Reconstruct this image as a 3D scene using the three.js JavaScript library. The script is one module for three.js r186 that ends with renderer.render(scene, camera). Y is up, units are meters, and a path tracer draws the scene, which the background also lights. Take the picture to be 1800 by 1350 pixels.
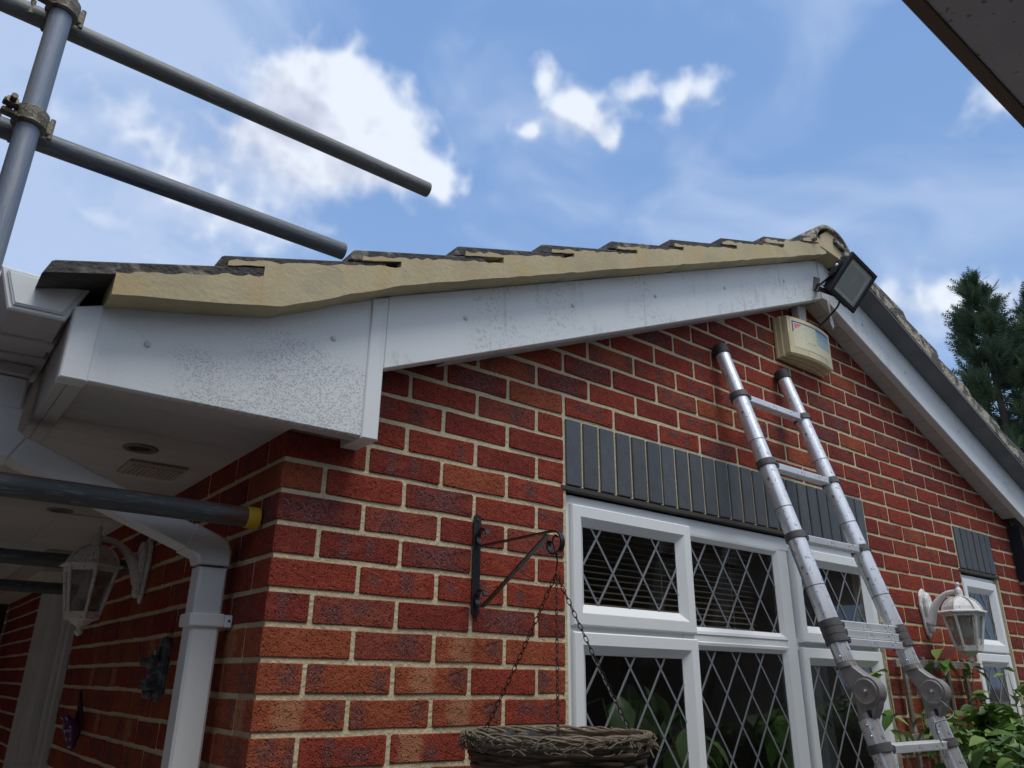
import * as THREE from 'three';
import { mergeGeometries } from 'three/addons/utils/BufferGeometryUtils.js';
import { RoundedBoxGeometry } from 'three/addons/geometries/RoundedBoxGeometry.js';
import { MarchingCubes } from 'three/addons/objects/MarchingCubes.js';

// ------------------------------------------------------------------ camera, sky, sun, exposure
const scene = new THREE.Scene();
const camera = new THREE.PerspectiveCamera(53.06, 4 / 3, 0.05, 400);
camera.position.set(-0.661, 1.5286, 1.7225);
camera.rotation.set(0.37072, -0.66272, 0.01211, 'YXZ');
camera.focus = 2.8; camera.userData.fStop = 16;
camera.updateMatrixWorld(true);
scene.add(camera);
const renderer = new THREE.WebGLRenderer({ antialias: true });
renderer.toneMapping = THREE.LinearToneMapping;
renderer.toneMappingExposure = 1.5;
renderer.shadowMap.enabled = true;
const SUN_DIR = new THREE.Vector3(0.1, 0.915, 0.39).normalize();
const sun = new THREE.DirectionalLight(new THREE.Color().setRGB(1.0, 0.95, 0.88), 1.5);
sun.position.copy(SUN_DIR).multiplyScalar(20); sun.target.position.set(1.5, 1.5, 0);
sun.castShadow = true; sun.shadow.radius = 55;
Object.assign(sun.shadow.camera, { left: -9, right: 9, top: 9, bottom: -9, near: 1, far: 50 });
sun.shadow.mapSize.set(2048, 2048);
scene.add(sun, sun.target);
const SKY_GAIN = 0.72;

// ------------------------------------------------------------------ random numbers and noise
function rng(seed) { let a = seed >>> 0; return () => { a = (a + 0x6D2B79F5) | 0; let t = Math.imul(a ^ (a >>> 15), 1 | a); t = (t + Math.imul(t ^ (t >>> 7), 61 | t)) ^ t; return ((t ^ (t >>> 14)) >>> 0) / 4294967296; }; }
const PERM = (() => { const r = rng(7), p = new Uint8Array(512), a = [...Array(256).keys()]; for (let i = 255; i > 0; i--) { const j = Math.floor(r() * (i + 1)); [a[i], a[j]] = [a[j], a[i]]; } for (let i = 0; i < 512; i++) p[i] = a[i & 255]; return p; })();
const fade = t => t * t * (3 - 2 * t), mix = (a, b, t) => a + (b - a) * t, clamp = (x, a = 0, b = 1) => Math.min(b, Math.max(a, x));
const smooth = (a, b, x) => { const t = clamp((x - a) / (b - a)); return t * t * (3 - 2 * t); };
function vnoise(x, y, px = 256, py = 256, s = 0) {      // tileable value noise, periods px and py
  const xi = Math.floor(x), yi = Math.floor(y), fx = fade(x - xi), fy = fade(y - yi);
  const h = (i, j) => PERM[PERM[(((i % px) + px) % px + s * 37) & 255] + ((((j % py) + py) % py + s * 91) & 255)] / 255;
  return mix(mix(h(xi, yi), h(xi + 1, yi), fx), mix(h(xi, yi + 1), h(xi + 1, yi + 1), fx), fy);
}
function fbm(x, y, o, px, py, s = 0) { let a = 0.5, f = 0, n = 0; for (let i = 0; i < o; i++) { f += a * vnoise(x, y, px, py, s + i); n += a; x *= 2; y *= 2; px *= 2; py *= 2; a *= 0.5; } return f / n; }
function n3(x, y, z) {
  const xi = Math.floor(x), yi = Math.floor(y), zi = Math.floor(z); let fx = x - xi, fy = y - yi, fz = z - zi; fx = fx * fx * (3 - 2 * fx); fy = fy * fy * (3 - 2 * fy); fz = fz * fz * (3 - 2 * fz);
  const i0 = PERM[xi & 255], i1 = PERM[(xi + 1) & 255], j0 = yi & 255, j1 = (yi + 1) & 255, k0 = zi & 255, k1 = (zi + 1) & 255;
  const a = PERM[i0 + j0], b = PERM[i1 + j0], c = PERM[i0 + j1], d = PERM[i1 + j1];
  const p = PERM[a + k0], q = PERM[b + k0], r = PERM[c + k0], s = PERM[d + k0], p1 = PERM[a + k1], q1 = PERM[b + k1], r1 = PERM[c + k1], s1 = PERM[d + k1];
  const u = p + (q - p) * fx, v = r + (s - r) * fx, u1 = p1 + (q1 - p1) * fx, v1 = r1 + (s1 - r1) * fx, m = u + (v - u) * fy, n = u1 + (v1 - u1) * fy;
  return (m + (n - m) * fz) / 255;
}
function fbm3(x, y, z, o) { let a = 0.5, f = 0, n = 0; for (let i = 0; i < o; i++) { f += a * n3(x, y, z); n += a; x = x * 2.03 + 11.3; y = y * 2.03 + 5.1; z = z * 2.03 + 7.7; a *= 0.52; } return f / n; }

// ------------------------------------------------------------------ the sky: blue air, thin high cloud, a few cumulus
{
  const W = 2048, H = 1024, data = new Float32Array(W * H * 4), D = Math.PI / 180;
  // cumulus heads: azimuth (from -z towards +x), elevation, half width, half height, in degrees, weight
  const heads = [[19.5, 41, 2.9, 1.8, 1], [22.2, 40.9, 2.9, 2.0, 1], [17.5, 39.0, 2.6, 2.0, 0.8], [21, 38.3, 3.4, 2.4, 1], [24.5, 39.2, 2.8, 2.2, 1], [24.2, 36.6, 3.4, 2.1, 0.9], [27.4, 38, 2.4, 1.8, 0.9], [28.8, 36.2, 2.6, 1.5, 0.8], [20, 35.4, 4.2, 2.2, 0.65], [31, 35.7, 1.7, 1.1, 0.7], [15, 36.6, 3.4, 2.4, 0.5], [9, 34, 5, 3, 0.34], [13, 31, 6, 2.5, 0.34],
    [40.5, 42.7, 0.9, 1.1, 0.62], [42.8, 41, 2.0, 1.2, 0.72], [45, 40, 1.9, 1.3, 0.8], [46.6, 38.6, 1.3, 1.0, 0.72], [39.4, 39.5, 1.3, 0.7, 0.5], [49.6, 41.6, 1.9, 0.8, 0.30], [52.4, 41.0, 2.2, 1.0, 0.36], [55.2, 41.3, 1.7, 0.8, 0.33], [52.4, 39.6, 1.2, 0.8, 0.25],
    [68, 24.8, 3.5, 1.6, 0.5], [72.5, 23.5, 4, 1.6, 0.5], [77, 35, 3, 1.2, 0.4], [80, 27, 4, 2, 0.55]];
  const rr = rng(31);
  for (let c = 0; c < 30; c++) {                      // the same kind of cloud goes on round the rest of the sky
    const az = 90 + rr() * 250, el = 12 + rr() * 58, k = 1 + rr() * 1.8;
    for (let i = 0; i < 7; i++) heads.push([az + (rr() - 0.5) * 10 * k, el + (rr() - 0.5) * 4 * k, (1.7 + rr() * 2) * k, (1.2 + rr() * 1.2) * k, 0.6 + rr() * 0.4]);
  }
  const headSum = (az, el, ce) => { let d = 0; for (const h of heads) { let da = az - h[0]; if (da < -180) da += 360; else if (da > 180) da -= 360; const a = da * ce / h[2] * 1.28, c = (el - h[1]) / h[3], m = a * a + c * c; if (m < 6) d += h[4] * Math.exp(-m); } return d; };
  const billow = (x, y, z, o) => { let a = 0.5, f = 0, n = 0; for (let i = 0; i < o; i++) { f += a * Math.abs(2 * n3(x, y, z) - 1); n += a; x = x * 2.1 + 3.7; y = y * 2.1 + 9.2; z = z * 2.1 + 1.4; a *= 0.55; } return 1 - f / n; };
  for (let j = 0; j < H; j++) {
    const el = ((j + 0.5) / H - 0.5) * 180, ce = Math.cos(el * D), se = Math.sin(el * D);
    for (let i = 0; i < W; i++) {
      const th = ((i + 0.5) / W - 0.5) * 2 * Math.PI, x = ce * Math.cos(th), z = ce * Math.sin(th), y = se, o = (j * W + i) * 4;
      let r, g, b;
      const e = Math.max(0, y);
      const t = Math.pow(1 - e, 2.2);
      r = mix(0.155, 0.37, t); g = mix(0.30, 0.555, t); b = mix(0.61, 0.82, t);
      if (y > -0.02) {
        const q = 1 / (e + 0.3), cx = x * q, cz = z * q;
        const az = Math.atan2(x, -z) / D;
        // thin veil, streaked and broken
        const wx = fbm3(cx * 1.4 + 3, cz * 1.4, 2.5, 4) - 0.5, wz = fbm3(cx * 1.4 + 9, cz * 1.4, 7.5, 4) - 0.5;
        const s1 = fbm3(cx * 1.5 + wx * 2.4 + 5.2, cz * 2.2 + wz * 2.4 + 1.7, 1.3, 6);
        const s2 = fbm3(cx * 6.5 + wx * 6 + wz * 2, cz * 10 + wz * 5 + 4, 5.3, 6);
        const left = smooth(27, 2, az) * smooth(-140, -60, az), low = smooth(38, 20, el);
        let v = smooth(0.36, 0.72, s1 + left * 0.2 + low * 0.06 + (s2 - 0.5) * 0.34) * 0.62;
        v += smooth(0.48, 0.80, s1 * 0.35 + s2 * 0.72 + left * 0.06) * 0.34;
        v = clamp(v + 0.07 + left * 0.18 + low * 0.04, 0, 0.86);
        r = mix(r, 0.47, v); g = mix(g, 0.585, v); b = mix(b, 0.81, v);
        // cumulus, lit from the upper right
        const d = headSum(az, el, ce);
        if (d > 0.02) {
          const p = billow(x * 13 + 3, y * 13, z * 13, 6), f2 = fbm3(x * 46, y * 46 + 9, z * 46, 5);
          const dd = d * 1.05 + (p - 0.62) * 1.25 + (f2 - 0.5) * 0.42;
          const dl = headSum(az + 1.3, el + 1.1, ce), edge = clamp((d - dl) * 0.9 + 0.5);       // 1 on the side towards the light
          const soft = mix(0.98, 0.58, smooth(0.3, 0.6, edge));
          const al = Math.pow(smooth(0.12, 0.22 + soft, dd), 1.1) * 0.95;
          const sh = clamp(0.72 + 0.25 * smooth(0.35, 0.8, edge) + (p - 0.62) * 0.75 + (f2 - 0.5) * 0.34, 0.55, 1.0);
          r = mix(r, 0.80 * sh, al); g = mix(g, 0.86 * sh, al); b = mix(b, 0.95 * mix(sh, 1, 0.25), al);
        }
      } else { r = 0.2; g = 0.2; b = 0.2; }
      data[o] = r * SKY_GAIN; data[o + 1] = g * SKY_GAIN; data[o + 2] = b * SKY_GAIN; data[o + 3] = 1;
    }
  }
  const t = new THREE.DataTexture(data, W, H, THREE.RGBAFormat, THREE.FloatType);
  t.mapping = THREE.EquirectangularReflectionMapping; t.magFilter = THREE.LinearFilter; t.minFilter = THREE.LinearFilter; t.needsUpdate = true;
  scene.background = t; scene.environment = t;
}

// ------------------------------------------------------------------ textures
function tex(w, h, fn, srgb = true) {
  const d = new Uint8Array(w * h * 4);
  for (let j = 0; j < h; j++) for (let i = 0; i < w; i++) {
    const c = fn((i + 0.5) / w, (j + 0.5) / h, i, j), o = (j * w + i) * 4;
    for (let k = 0; k < 3; k++) { let v = typeof c === 'number' ? c : c[k]; v = clamp(v); d[o + k] = Math.round(255 * (srgb ? (v <= 0.0031308 ? 12.92 * v : 1.055 * Math.pow(v, 1 / 2.4) - 0.055) : v)); }
    d[o + 3] = 255;
  }
  const t = new THREE.DataTexture(d, w, h, THREE.RGBAFormat, THREE.UnsignedByteType);
  t.wrapS = t.wrapT = THREE.RepeatWrapping; t.magFilter = THREE.LinearFilter; t.minFilter = THREE.LinearMipmapLinearFilter; t.generateMipmaps = true;
  if (srgb) t.colorSpace = THREE.SRGBColorSpace;
  t.needsUpdate = true; return t;
}
const scaled = (t, u, v = u) => { const c = t.clone(); c.repeat.set(u, v); c.needsUpdate = true; return c; };
const lerp3 = (a, b, t) => [mix(a[0], b[0], t), mix(a[1], b[1], t), mix(a[2], b[2], t)];
const mul3 = (a, k) => [a[0] * k, a[1] * k, a[2] * k];
function mat(color, rough, o = {}) {
  const m = new THREE.MeshPhysicalMaterial({ roughness: rough, ...o });
  m.color.setRGB(color[0], color[1], color[2]); return m;
}
// brick faces: 215 x 65 mm, drag-faced, with burnt purple patches and a few buff ones
const PITS = [3, 33, 63].map(p => tex(320, 96, (u, v) => {
  const a = fbm(u * 64, v * 20, 2, 64, 20, p), b = fbm(u * 18, v * 6, 3, 18, 6, p + 6), c = vnoise(u * 96, v * 30, 96, 30, p + 2);
  return clamp(0.7 + (b - 0.5) * 0.45 - smooth(0.66, 0.82, a) * 0.5 + (c - 0.5) * 0.25);
}, false)), PIT = PITS[0];
function brickTex(seed, base, kind) {
  const r = rng(seed * 13 + 5), ph = [];
  const n = { plain: 0, one: 1, mid: 2, burnt: 2, all: 1, buff: 1 }[kind];
  for (let i = 0; i < n; i++) ph.push(kind === 'all' ? [0.5, 0.5, 0.42, 0.6] : [0.08 + 0.84 * (i + r()) / n, 0.3 + 0.4 * r(), 0.05 + 0.13 * r() * (kind === 'burnt' ? 1.6 : 1), 0.24 + 0.3 * r()]);
  const band = kind === 'buff' ? [0.2 + r() * 0.5, 0.13 + r() * 0.14] : null;
  return tex(320, 96, (u, v) => {
    const g = fbm(u * 30, v * 9, 4, 30, 9, seed), f = vnoise(u * 120, v * 36, 120, 36, seed + 4), c = fbm(u * 5, v * 2, 3, 5, 2, seed + 8), h = vnoise(u * 80, v * 25, 80, 25, seed + 15);
    let col = mul3(base, 0.62 + g * 0.40 + c * 0.24 + (h - 0.5) * 0.42);
    col = lerp3(col, [base[0] * 1.15, base[1] * 1.75, base[2] * 1.4], smooth(0.5, 0.85, c) * 0.4);
    if (band) col = lerp3(col, [0.40, 0.195, 0.105], smooth(band[1], band[1] * 0.5, Math.abs(u - band[0]) + (g - 0.5) * 0.16) * 0.75 * (0.6 + h * 0.6));
    for (const q of ph) {
      const d = Math.hypot((u - q[0]) / q[2], (v - q[1]) / q[3] * 0.8) + (g - 0.5) * 1.5 + (c - 0.5) * 0.9;
      col = lerp3(col, [0.105, 0.038, 0.036], smooth(1.3, 0.35, d) * 0.74);
      col = lerp3(col, [0.29, 0.185, 0.185], smooth(1.0, 0.4, d) * smooth(0.58, 0.8, f) * 0.5);
    }
    const pit = smooth(0.64, 0.80, fbm(u * 64, v * 20, 2, 64, 20, [3, 33, 63][seed % 3]));
    col = mul3(col, 1 - pit * 0.52);
    col = lerp3(col, [0.60, 0.39, 0.30], smooth(0.88, 0.97, f) * 0.5);
    return col;
  });
}
const RED = [0.275, 0.049, 0.029], DEEP = [0.210, 0.037, 0.027], ORANGE = [0.305, 0.076, 0.037], DULL = [0.245, 0.058, 0.038];
const BRICKS = [[1, RED, 'plain'], [2, RED, 'burnt'], [3, RED, 'one'], [4, DEEP, 'mid'], [5, DEEP, 'all'], [6, DEEP, 'plain'], [7, ORANGE, 'mid'], [8, ORANGE, 'buff'], [9, RED, 'mid'], [10, ORANGE, 'plain'], [11, RED, 'buff'], [12, DULL, 'one'], [13, RED, 'plain'], [14, DULL, 'burnt'], [15, ORANGE, 'one']]
  .map(a => new THREE.MeshPhysicalMaterial({ map: brickTex(...a), bumpMap: PITS[a[0] % 3], bumpScale: 0.0034, roughness: 0.9, specularIntensity: 0.3 }));
const GRIT = tex(256, 256, (u, v) => fbm(u * 48, v * 48, 3, 48, 48, 2) * 0.6 + fbm(u * 9, v * 9, 3, 9, 9, 6) * 0.4, false);
const MORTAR_MAP = tex(256, 256, (u, v) => {
  const g = fbm(u * 60, v * 60, 3, 60, 60, 12), c = fbm(u * 6, v * 6, 4, 6, 6, 14);
  return mul3([0.56, 0.485, 0.31], 0.72 + g * 0.36 + c * 0.22);
});
const mortarM = new THREE.MeshStandardMaterial({ map: scaled(MORTAR_MAP, 3), bumpMap: scaled(GRIT, 3), bumpScale: 0.004, roughness: 0.95 });
const blueBrickM = [0, 1, 2].map(s => new THREE.MeshStandardMaterial({ roughness: 0.7, bumpMap: PIT, bumpScale: 0.0012, map: tex(96, 256, (u, v) => mul3([[0.082, 0.094, 0.108], [0.066, 0.077, 0.090], [0.074, 0.082, 0.092]][s], 0.75 + fbm(u * 20, v * 50, 3, 20, 50, s) * 0.35 + fbm(u * 3, v * 6, 3, 3, 6, s + 5) * 0.25)) }));
// white uPVC with a film of grime that has its own grain
const PVC_MAP = tex(512, 512, (u, v) => {
  const c = fbm(u * 4, v * 4, 4, 4, 4, 21), f = vnoise(u * 160, v * 160, 160, 160, 22), st = fbm(u * 40, v * 3, 3, 40, 3, 25);
  let k = 0.97 - c * 0.10 - smooth(0.62, 0.85, st) * 0.05; if (f > 0.965 && c > 0.45) k -= 0.18;
  return [0.80 * k, 0.83 * k, 0.825 * k];
});
const pvc = new THREE.MeshPhysicalMaterial({ map: PVC_MAP, roughness: 0.42, clearcoat: 0.1, clearcoatRoughness: 0.5, specularIntensity: 0.6 });
const pvcClean = mat([0.80, 0.83, 0.83], 0.36, { specularIntensity: 0.7 });
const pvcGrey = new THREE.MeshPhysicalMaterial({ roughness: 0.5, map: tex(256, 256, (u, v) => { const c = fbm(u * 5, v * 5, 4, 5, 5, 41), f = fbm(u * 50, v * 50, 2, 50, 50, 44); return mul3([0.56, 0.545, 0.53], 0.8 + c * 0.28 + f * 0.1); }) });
// boxed end: mould specks gathered towards the lower right, uv spans the panel
const BOX_MAP = tex(1024, 640, (u, v) => {
  const c = fbm(u * 6, v * 4, 4, 6, 4, 51), f = fbm(u * 250, v * 156, 2, 250, 156, 52), f3 = vnoise(u * 80, v * 50, 80, 50, 57);
  const dens = smooth(0.25, 0.62, u + (c - 0.5) * 0.5) * smooth(0.62, 0.36, v + (c - 0.5) * 0.35) + 0.12;
  const sp = smooth(0.60 - dens * 0.09, 0.70 - dens * 0.06, f) * clamp(dens * 1.2);
  let col = mul3([0.79, 0.825, 0.82], 0.985 - c * 0.09);
  col = lerp3(col, [0.33, 0.34, 0.35], sp * 0.6);
  col = lerp3(col, [0.55, 0.56, 0.55], smooth(0.72, 0.9, f3) * dens * 0.25);
  return col;
});
const boxM = new THREE.MeshPhysicalMaterial({ map: BOX_MAP, roughness: 0.45, specularIntensity: 0.6 });
const BARGE_MAP = tex(1024, 256, (u, v) => {
  const c = fbm(u * 12, v * 3, 4, 12, 3, 61), f = fbm(u * 256, v * 64, 2, 256, 64, 62), st = fbm(u * 120, v * 3, 3, 120, 3, 65);
  let col = mul3([0.79, 0.825, 0.815], 0.98 - c * 0.09);
  col = lerp3(col, [0.42, 0.44, 0.42], smooth(0.62, 0.72, f) * smooth(0.45, 0.7, c) * 0.5);
  col = lerp3(col, [0.48, 0.50, 0.49], smooth(0.60, 0.78, st) * smooth(0.42, 0.62, c) * 0.45);
  return col;
});
const bargeM = new THREE.MeshPhysicalMaterial({ map: scaled(BARGE_MAP, 0.5, 2.2), roughness: 0.45, specularIntensity: 0.6 });
const CEMENT_MAP = tex(512, 512, (u, v) => {
  const c = fbm(u * 5, v * 5, 5, 5, 5, 71), g = fbm(u * 70, v * 70, 3, 70, 70, 72), st = fbm(u * 14, v * 5, 4, 14, 5, 75);
  let col = mul3([0.455, 0.385, 0.235], 0.72 + c * 0.42 + g * 0.14);
  col = lerp3(col, [0.50, 0.36, 0.17], smooth(0.5, 0.75, st) * 0.5);
  col = lerp3(col, [0.30, 0.27, 0.2], smooth(0.66, 0.8, c) * 0.45);
  return col;
});
const cementM = new THREE.MeshStandardMaterial({ map: scaled(CEMENT_MAP, 1.6), bumpMap: scaled(GRIT, 3.5), bumpScale: 0.0012, roughness: 0.95 });
const TILE_MAP = tex(512, 512, (u, v) => {
  const c = fbm(u * 8, v * 8, 4, 8, 8, 81), g = fbm(u * 60, v * 60, 3, 60, 60, 82), l = fbm(u * 16, v * 16, 4, 16, 16, 85);
  let col = mul3([0.085, 0.08, 0.075], 0.5 + c * 0.7 + g * 0.5);
  col = lerp3(col, [0.33, 0.30, 0.24], smooth(0.58, 0.72, l) * 0.75);
  return lerp3(col, [0.45, 0.44, 0.38], smooth(0.75, 0.9, vnoise(u * 40, v * 40, 40, 40, 88)) * smooth(0.5, 0.6, l));
});
const tileM = new THREE.MeshStandardMaterial({ map: scaled(TILE_MAP, 1.5), bumpMap: scaled(GRIT, 3), bumpScale: 0.008, roughness: 0.95 });
const tileDarkM = new THREE.MeshStandardMaterial({ roughness: 0.95, bumpMap: scaled(GRIT, 3), bumpScale: 0.006, map: scaled(tex(256, 256, (u, v) => { const c = fbm(u * 8, v * 8, 4, 8, 8, 91), g = fbm(u * 50, v * 50, 3, 50, 50, 92); return lerp3(mul3([0.055, 0.05, 0.047], 0.5 + c + g * 0.4), [0.30, 0.27, 0.21], smooth(0.60, 0.74, c) * 0.6); }), 2) });
const lichenM = new THREE.MeshStandardMaterial({ roughness: 0.97, bumpMap: scaled(GRIT, 3), bumpScale: 0.012, map: scaled(tex(256, 256, (u, v) => { const c = fbm(u * 9, v * 9, 4, 9, 9, 95), g = fbm(u * 40, v * 40, 3, 40, 40, 96); return lerp3(lerp3([0.40, 0.35, 0.25], [0.27, 0.25, 0.21], smooth(0.4, 0.6, g)), [0.06, 0.055, 0.05], smooth(0.5, 0.62, c) * 0.85); }), 2.5) });
const undercloakM = new THREE.MeshStandardMaterial({ roughness: 0.85, map: scaled(tex(256, 256, (u, v) => mul3([0.17, 0.172, 0.178], 0.7 + fbm(u * 6, v * 6, 4, 6, 6, 97) * 0.45 + fbm(u * 50, v * 50, 2, 50, 50, 98) * 0.15)), 2) });
// metals
const SCUFF = tex(1024, 1024, (u, v) => {
  const s = fbm(u * 40, v * 34, 3, 40, 34, 101), k = fbm(u * 150, v * 60, 2, 150, 60, 103), c = fbm(u * 6, v * 6, 3, 6, 6, 105), l = fbm(u * 3, v * 160, 2, 3, 160, 107), z = fbm(u * 9, v * 9, 3, 9, 9, 108);
  let col = mul3([0.80, 0.815, 0.83], 0.86 + c * 0.18 + (l - 0.5) * 0.08);
  col = lerp3(col, [0.17, 0.16, 0.15], smooth(0.70, 0.75, s * 0.6 + k * 0.4 + (z - 0.5) * 0.45) * 0.85);
  col = lerp3(col, [0.40, 0.30, 0.22], smooth(0.68, 0.76, z * 0.6 + s * 0.4) * 0.45);
  return col;
});
const aluM = new THREE.MeshPhysicalMaterial({ map: scaled(SCUFF, 2.3), metalness: 0.7, roughness: 0.34 });
const aluRung = new THREE.MeshPhysicalMaterial({ map: scaled(SCUFF, 2.1, 2.6), metalness: 0.5, roughness: 0.5 });
const collarM = new THREE.MeshStandardMaterial({ roughness: 0.62, bumpMap: scaled(GRIT, 6), bumpScale: 0.001, map: scaled(tex(128, 128, (u, v) => mul3([0.075, 0.073, 0.075], 0.6 + fbm(u * 10, v * 10, 3, 10, 10, 111) * 0.8)), 6) });
const rubberM = mat([0.018, 0.018, 0.02], 0.7);
const hingeM = new THREE.MeshPhysicalMaterial({ metalness: 0.35, roughness: 0.5, map: scaled(tex(256, 256, (u, v) => { const c = fbm(u * 6, v * 6, 4, 6, 6, 115), g = fbm(u * 40, v * 40, 2, 40, 40, 116); return lerp3(mul3([0.27, 0.255, 0.24], 0.7 + c * 0.5 + g * 0.12), [0.26, 0.17, 0.12], smooth(0.6, 0.75, c) * 0.6); }), 6) });
const boltM = mat([0.62, 0.62, 0.62], 0.3, { metalness: 0.9 });
function scaffoldMat(seed, tint, paint) {
  return new THREE.MeshPhysicalMaterial({ metalness: 0.25, roughness: 0.55, bumpMap: scaled(GRIT, 3), bumpScale: 0.0008, map: scaled(tex(256, 512, (u, v) => {
    const l = fbm(u * 24, v * 4, 3, 24, 4, seed), c = fbm(u * 4, v * 5, 4, 4, 5, seed + 3), f = fbm(u * 40, v * 60, 2, 40, 60, seed + 5);
    let col = mul3(tint, 0.65 + l * 0.35 + c * 0.35 + f * 0.1);
    if (paint) col = lerp3(col, paint, smooth(0.52, 0.66, c) * 0.75);
    col = lerp3(col, [0.30, 0.31, 0.30], smooth(0.70, 0.78, f) * 0.35);
    return col;
  }), 1, 1) });
}
const tubeGrey = scaffoldMat(121, [0.135, 0.14, 0.132]), tubeBlue = scaffoldMat(125, [0.11, 0.125, 0.14], [0.03, 0.055, 0.12]), tubeStd = scaffoldMat(129, [0.24, 0.26, 0.28], [0.16, 0.2, 0.27]), tubeDark = scaffoldMat(133, [0.085, 0.095, 0.1], [0.06, 0.08, 0.08]), tubeRust = scaffoldMat(139, [0.085, 0.098, 0.1], [0.17, 0.05, 0.02]);
const clampM = new THREE.MeshPhysicalMaterial({ metalness: 0.3, roughness: 0.75, bumpMap: scaled(GRIT, 8), bumpScale: 0.003, map: scaled(tex(128, 128, (u, v) => lerp3([0.26, 0.235, 0.18], [0.11, 0.09, 0.07], smooth(0.4, 0.65, fbm(u * 12, v * 12, 4, 12, 12, 137)))), 8) });
const ironM = mat([0.014, 0.014, 0.016], 0.42, { clearcoat: 0.3 });
const chainM = mat([0.05, 0.032, 0.024], 0.7, { metalness: 0.5 });
const blackM = mat([0.012, 0.012, 0.013], 0.6);
const lampWhite = new THREE.MeshPhysicalMaterial({ roughness: 0.5, map: scaled(tex(256, 256, (u, v) => { const c = fbm(u * 7, v * 7, 4, 7, 7, 141), f = fbm(u * 30, v * 30, 3, 30, 30, 143); return lerp3(mul3([0.78, 0.78, 0.76], 0.86 + c * 0.18), [0.2, 0.18, 0.15], smooth(0.68, 0.76, f) * 0.6); }), 5) });
const lampDim = new THREE.MeshPhysicalMaterial({ roughness: 0.6, map: scaled(tex(256, 256, (u, v) => { const c = fbm(u * 7, v * 7, 4, 7, 7, 145), f = fbm(u * 30, v * 30, 3, 30, 30, 147); return lerp3(mul3([0.70, 0.695, 0.66], 0.84 + c * 0.2), [0.16, 0.15, 0.12], smooth(0.62, 0.76, f) * 0.6); }), 5) });
const glassM = new THREE.MeshPhysicalMaterial({ transmission: 1, thickness: 0, roughness: 0.015, ior: 1.5, color: 0xffffff });
const dustyGlass = mat([0.62, 0.61, 0.57], 0.2, { transmission: 0.85, thickness: 0, ior: 1.5 });
const leadM = mat([0.21, 0.225, 0.24], 0.5, { metalness: 0.2 });
const woodM = new THREE.MeshStandardMaterial({ roughness: 0.95, bumpMap: scaled(GRIT, 3, 12), bumpScale: 0.004, map: scaled(tex(128, 256, (u, v) => { const g = fbm(u * 30, v * 4, 3, 30, 4, 151), c = fbm(u * 4, v * 6, 3, 4, 6, 153); return lerp3(mul3([0.15, 0.125, 0.1], 0.5 + g), [0.34, 0.33, 0.29], smooth(0.5, 0.7, c) * 0.7); }), 6, 2) });
const wickerM = [[0.15, 0.105, 0.07], [0.24, 0.185, 0.13], [0.09, 0.062, 0.045], [0.33, 0.275, 0.2]].map((b, s) => new THREE.MeshStandardMaterial({ roughness: 0.9, bumpMap: scaled(GRIT, 6), bumpScale: 0.003, map: scaled(tex(128, 128, (u, v) => mul3(b, 0.55 + fbm(u * 5, v * 24, 4, 5, 24, 155 + s) * 0.95)), 6, 6) }));
const plasterM = mat([0.30, 0.27, 0.24], 0.95), carpetM = mat([0.12, 0.10, 0.08], 1.0);
const leafM = [[0.10, 0.20, 0.040], [0.15, 0.265, 0.05], [0.07, 0.145, 0.034], [0.21, 0.31, 0.075]].map(c => mat(c, 0.45, { transmission: 0.25, thickness: 0, side: THREE.DoubleSide, specularIntensity: 0.6 }));

// ------------------------------------------------------------------ geometry helpers
function metric(g) {                                   // box-projected uv in metres, flat faces
  g = g.index ? g.toNonIndexed() : g;
  const p = g.attributes.position, uv = new Float32Array(p.count * 2), a = new THREE.Vector3(), b = new THREE.Vector3(), c = new THREE.Vector3();
  for (let i = 0; i < p.count; i += 3) {
    a.fromBufferAttribute(p, i); b.fromBufferAttribute(p, i + 1); c.fromBufferAttribute(p, i + 2);
    const n = b.clone().sub(a).cross(c.clone().sub(a)), ax = Math.abs(n.x), ay = Math.abs(n.y), az = Math.abs(n.z);
    [a, b, c].forEach((q, k) => { const o = (i + k) * 2; if (az >= ax && az >= ay) { uv[o] = q.x; uv[o + 1] = q.y; } else if (ax >= ay) { uv[o] = q.z; uv[o + 1] = q.y; } else { uv[o] = q.x; uv[o + 1] = q.z; } });
  }
  g.setAttribute('uv', new THREE.BufferAttribute(uv, 2));
  if (!g.attributes.normal) g.computeVertexNormals();
  return g;
}
function rbox(w, h, d, x = 0, y = 0, z = 0, c = 0.004) {
  const g = c > 0 ? new RoundedBoxGeometry(w, h, d, 1, Math.min(c, w / 2.2, h / 2.2, d / 2.2)) : new THREE.BoxGeometry(w, h, d);
  g.translate(x, y, z); return metric(g);
}
const box2 = (x0, x1, y0, y1, z0, z1, c = 0.003) => rbox(x1 - x0, y1 - y0, z1 - z0, (x0 + x1) / 2, (y0 + y1) / 2, (z0 + z1) / 2, c);
function prism(pts, z0, z1, bevel = 0, holes = []) {   // polygon in x,y extruded from z0 to z1
  const s = new THREE.Shape(pts.map(p => new THREE.Vector2(p[0], p[1])));
  for (const h of holes) s.holes.push(new THREE.Path(h.map(p => new THREE.Vector2(p[0], p[1]))));
  const g = new THREE.ExtrudeGeometry(s, { depth: z1 - z0 - 2 * bevel, bevelEnabled: bevel > 0, bevelThickness: bevel, bevelSize: bevel, bevelOffset: -bevel, bevelSegments: 1, curveSegments: 6 });
  g.translate(0, 0, z0 + bevel); return metric(g);
}
const V = (x, y, z) => new THREE.Vector3(x, y, z);
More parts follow.
